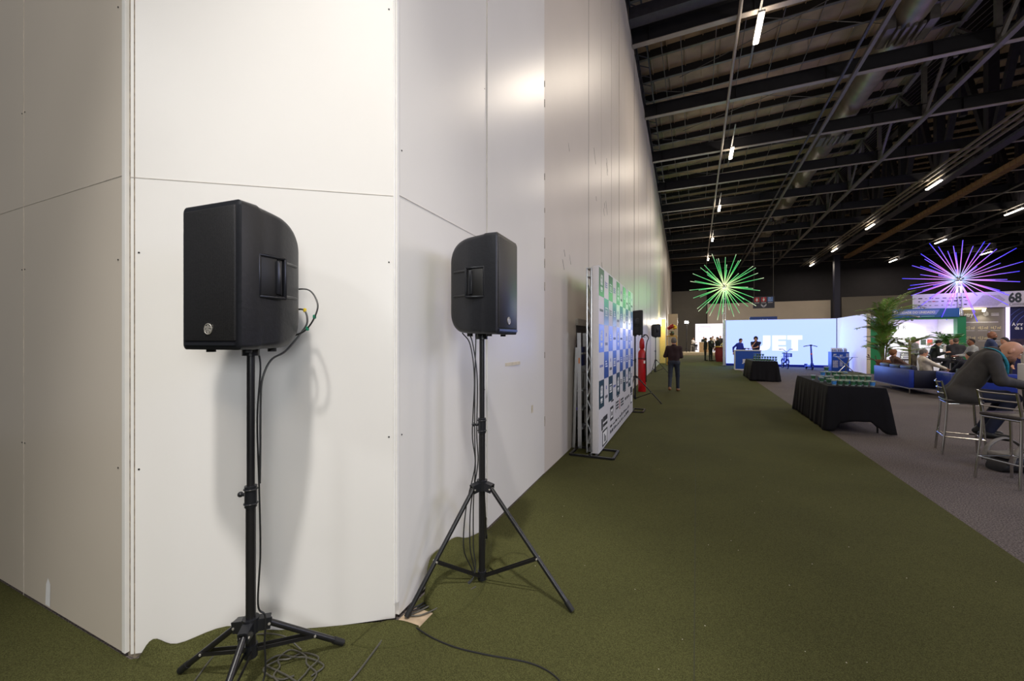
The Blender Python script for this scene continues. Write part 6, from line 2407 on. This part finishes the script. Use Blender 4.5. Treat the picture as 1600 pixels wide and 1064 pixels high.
        if hair != 'none' or True:
            mb.build('eyebrows', hm if hair != 'none' else mat('brow_brown', rgb(110, 78, 58), rough=0.8), t)
        mb = MB()
        c = hc + hf * 0.0865 * s - hu * 0.062 * s
        mb.tube([c - hx * 0.022 * s - hf * 0.006 * s, c + hf * 0.002 * s, c + hx * 0.022 * s - hf * 0.006 * s], [0.003 * s, 0.005 * s, 0.003 * s], 6)
        mb.build('mouth', mat('lip', rgb(168, 100, 88), rough=0.5), t)
    if glasses:
        mb = MB()
        for k in (1, -1):
            mb.torus(hc + hf * 0.106 * s + hu * 0.010 * s + hx * 0.033 * s * k, 0.024 * s, 0.003, hf, 14, 5)
            mb.bar(hc + hf * 0.100 * s + hu * 0.012 * s + hx * 0.058 * s * k, hc - hf * 0.0 + hu * 0.012 * s + hx * 0.082 * s * k, 0.005)
        mb.build('glasses', BLACK_SMOOTH, t)
    t['_hc'] = [float(q) for q in hc]
    return t, dict(P=P, u=u, f0=f0, sh=sh, nb=nb, hc=hc, hf=hf, hu=hu, hx=hx, wrist=wrist, elb=elb, s=s)


# the bald man on the nearest occupied stool
pm_, J = person('bald bearded man in a charcoal jacket and teal lanyard leaning forward on a bar stool', 3.27, 7.63, (0.98, -0.20), h=1.93, seat=0.755, lean=0.50, neck_lean=1.75, head_pitch=0.58, torso=1.10, neck=1.35,
       wr=(0.13, 0.56, 0.985), wl=(-0.12, 0.60, 0.985), er=(0.5, -0.2, -0.9), el=(-0.5, -0.2, -0.9), foot=0.25, ankle_f=0.22, knee_f=0.42, knee_out=0.13, top='jacket', top_c=('charcoal', (60, 57, 55)),
       bot_c=('denim_dark', (24, 30, 54)), hair='none', beard=('stubble', (150, 108, 86)), vox=0.0085, shirt_c=('pale', (214, 216, 222)))
nb, sh_, hf_, hx_ = J['nb'], J['sh'], J['hf'], J['hx']
TEALR = mat('teal_ribbon', rgb(34, 132, 150), rough=0.6, var=0.35, scale=40)
lan = MB()
for k in (1, -1):
    un_ = V3(0, 0.984, -0.18)
    p0 = nb - J['f0'] * 0.085 + hx_ * 0.03 * k + J['u'] * 0.03
    p1 = nb + hx_ * 0.088 * k + J['u'] * 0.045 - J['f0'] * 0.01
    p2 = nb + un_ * 0.085 + hx_ * 0.082 * k + V3(0, 0, -0.01)
    p3 = p2 + V3(0.0, 0.045, -0.12)
    p4 = p2 + V3(-0.05 * k, 0.055, -0.26)
    pts = spline([p0, p1, p2, p3, p4], 6)
    rows = []
    for q in pts:
        rows.append([(q.x, q.y - 0.017, q.z), (q.x + 0.005 * k, q.y, q.z), (q.x, q.y + 0.017, q.z)])
    lan.grid(rows)
lo_ = lan.build('lanyard', TEALR, pm_, smooth=60)
md = lo_.modifiers.new('thickness', 'SOLIDIFY')
md.thickness = 0.003
cf = MB()
w_, e_ = J['wrist'][1], J['elb'][1]
dd = unit(w_ - e_)
for q in (0.0, 0.022):
    a = w_ - dd * (0.004 - q)
    cf.tube([a, a + dd * 0.012], 0.034 - q * 0.1, 14)
cf.build('wristbands', mat('white_blue_band', rgb(214, 220, 240), rough=0.5), pm_)

person('grey haired man walking away down the green carpet in maroon top and jeans', -0.62, 13.3, (0.06, 1.0), h=1.66, stride=0.17, lean=0.02, head_pitch=0.12, wr=(0.13, 0.26, 1.06), wl=(-0.16, 0.24, 1.08),
       er=(0.35, -0.6, -0.8), el=(-0.5, -0.6, -0.7), top='shirt', top_c=('maroon', (44, 24, 27)), bot_c=('jeans', (40, 47, 60)), shoe_c=('tan', (120, 84, 52)), hair='short', hair_c=('grey_hair', (104, 98, 92)))
person('person in a blue top leaning on the left end of the blue desk', 2.10, 25.45, (0.75, -0.65), h=1.70, lean=0.16, head_pitch=0.35, wr=(0.34, -0.06, 0.93), wl=(-0.10, 0.36, 1.12), top_c=('royal', (30, 50, 160)),
       bot_c=('navy_trousers', (26, 34, 70)), hair='short')
person('person with dark curly hair resting chin on hand behind the blue desk', 2.92, 25.45, (-0.15, -1.0), h=1.80, lean=0.20, head_pitch=0.10, wr=(0.03, 0.30, 1.44), wl=(0.14, 0.36, 1.14), er=(0.5, 0.1, -0.9), el=(-0.6, 0.1, -0.8),
       sleeve='short', top_c=('navy_tee', (26, 32, 62)), hair='curly')
# the group in dark suits before the far stand
person('dark suited man with a pale shirt front, nearest of the trio by the far stand', 0.98, 34.2, (0.55, -0.5), h=1.82, top='jacket', top_c=('black_suit', (28, 28, 32)), shirt_front=True, wr=(0.10, 0.24, 1.0), wl=(-0.05, 0.25, 1.0))
person('dark suited man seen from the side, leftmost of the trio by the far stand', 0.62, 34.6, (0.9, 0.1), h=1.78, top='jacket', top_c=('black_suit', (28, 28, 32)))
person('dark suited man facing left, rightmost of the trio by the far stand', 1.48, 34.7, (-0.8, -0.4), h=1.84, top='jacket', top_c=('black_suit', (28, 28, 32)))
person('woman in a pale yellow top half hidden by the display post', 1.98, 35.5, (-0.9, -0.3), h=1.68, top_c=('pale_yellow', (214, 200, 130)), hair='long', wr=(-0.2, 0.42, 1.2))
person('person in dark green standing behind the beige counter on the far platform', 0.72, 48.3, (0.1, -1), h=1.66, z0=0.30, top_c=('dark_green', (30, 44, 36)), eyes=False)
person('person in white beside the beige counter on the far platform', 1.62, 48.9, (-0.3, -1), h=1.76, z0=0.30, top_c=('white_shirt', (214, 208, 200)), eyes=False, skin=SKIN_D)
person('person in a dark top behind the suited trio on the far platform', 2.35, 48.9, (-0.5, -0.9), h=1.78, z0=0.30, top_c=('dark_top', (40, 36, 36)), eyes=False)
sx_, sy_ = -0.35, 48.3
person('person in a white shirt seated on a white stool at the far platform edge', sx_, sy_, (0.8, -0.5), h=1.72, z0=0.30, seat=0.70, foot=0.22, top_c=('white_shirt', (214, 208, 200)), eyes=False, wr=(0.1, 0.35, 1.0), wl=(-0.1, 0.35, 1.0))
st2 = thing('white_stool', 'white stool under the seated person on the far platform', 'stool', (sx_, sy_, 0.30))
MB().rbox((0, 0, 0.68), (0.36, 0.36, 0.05), 0.01).build('seat', WHITE_P, st2)
for ax2 in (-1, 1):
    for ay2 in (-1, 1):
        MB().bar((ax2 * 0.17, ay2 * 0.17, 0), (ax2 * 0.14, ay2 * 0.14, 0.66), 0.03).build('leg', WHITE_P, st2)

# people in the lounge
person('standing person in a pale grey shirt inside the green framed stand, partly behind leaves', 8.66, 23.6, (0.8, 0.2), h=1.74, top_c=('pale_grey', (170, 172, 170)), bot_c=('khaki', (120, 112, 98)), wr=(0.15, 0.3, 1.1), wl=(-0.1, 0.32, 1.1))
person('person with reddish brown hair sitting at the far end of the long blue sofa', 6.16, 17.72, (1, 0.05), h=1.62, seat=0.46, lean=-0.32, head_pitch=0.1, top_c=('brown_top', (96, 70, 60)), hair='curly', hair_c=('auburn_hair', (120, 76, 46)), wr=(0.12, 0.36, 0.62), wl=(-0.12, 0.36, 0.62))
person('grey haired man in glasses sitting at the near end of the long blue sofa', 6.20, 16.02, (1, -0.06), h=1.72, seat=0.46, lean=-0.22, neck_lean=0.1, head_pitch=0.22, crossed=True, top_c=('cream_shirt', (206, 196, 180)), bot_c=('beige_trousers', (186, 164, 134)), hair='short', hair_c=('grey_hair', (104, 98, 92)),
       glasses=True, wr=(0.10, 0.40, 0.72), wl=(-0.10, 0.40, 0.74))
person('dark haired man in a navy jacket slumped in the shorter blue sofa', 6.55, 15.02, (-0.25, 1), h=1.70, seat=0.46, lean=-0.45, neck_lean=-0.2, head_pitch=0.1, head_yaw=-0.8, top='jacket', top_c=('navy_jacket', (24, 26, 40)), wr=(0.1, 0.36, 0.6), wl=(-0.1, 0.36, 0.6))
person('dark haired man in a black sweater looking down at his phone on a bar stool', 8.22, 20.9, (0.95, -0.1), h=1.72, seat=0.755, foot=0.26, lean=0.22, neck_lean=0.5, head_pitch=0.55, top_c=('black_sweater', (28, 34, 32)), wr=(0.06, 0.36, 1.08), wl=(-0.06, 0.38, 1.10), ankle_f=0.26)
person('man in a dark grey jacket seen from behind on a bar stool', 9.0, 21.15, (0.50, 0.86), h=1.80, seat=0.755, foot=0.26, lean=0.12, head_pitch=0.15, top='jacket', top_c=('dark_grey_jacket', (58, 57, 62)), hair='receding', hair_c=('brown_grey_hair', (96, 78, 64)), wr=(0.15, 0.40, 1.05), wl=(-0.15, 0.40, 1.05), ankle_f=0.26)
person('balding man in a white shirt facing the camera across the bar table', 9.40, 22.35, (-0.35, -0.93), h=1.74, seat=0.755, foot=0.26, lean=0.08, head_pitch=0.2, top_c=('white_shirt', (214, 208, 200)), hair='receding', hair_c=('grey_hair', (104, 98, 92)), wr=(0.15, 0.38, 1.05), wl=(-0.15, 0.38, 1.05), ankle_f=0.26)
person('balding man in a pale grey shirt in profile facing left', 8.72, 19.3, (-0.95, 0.05), h=1.74, seat=0.755, foot=0.26, lean=0.16, head_pitch=0.12, top_c=('pale_grey', (170, 172, 170)), hair='receding', skin=SKIN_D, wr=(0.12, 0.44, 1.02), wl=(-0.12, 0.44, 1.02), ankle_f=0.26)
person('standing bearded man with shaved head in a blue suit looking right', 7.87, 16.75, (0.85, -0.30), h=1.85, top='jacket', top_c=('blue_suit', (44, 56, 92)), shirt_front=True, hair='none', skin=SKIN_D, beard=('black', (22, 18, 18)), head_yaw=0.2, wr=(0.12, 0.26, 1.02), wl=(-0.05, 0.28, 1.05))
person('woman with long dark hair just behind the man in the blue suit', 8.52, 17.4, (-0.85, -0.30), h=1.67, top_c=('dark_blouse', (60, 48, 56)), hair='long')
person('person in a white shirt cut by the right edge, standing behind the bald man', 6.72, 12.85, (-0.3, -1), h=1.72, lean=0.1, top_c=('white_shirt', (214, 208, 200)), skin=SKIN_D, wr=(0.35, 0.3, 1.3), wl=(-0.2, 0.3, 1.1))
for o in list(bpy.data.objects):
    if '_hc' in o.keys():
        del o['_hc']


# lettering as real meshes
bpy.context.view_layer.update()
dg = bpy.context.evaluated_depsgraph_get()
for o in [q for q in bpy.data.objects if q.type == 'FONT']:
    me = bpy.data.meshes.new_from_object(o.evaluated_get(dg))
    m = bpy.data.objects.new('tmp', me)
    COL.objects.link(m)
    m.parent, m.location, m.rotation_euler, m.scale = o.parent, o.location, o.rotation_euler, o.scale
    bpy.data.objects.remove(o)
    m.name = 'lettering'
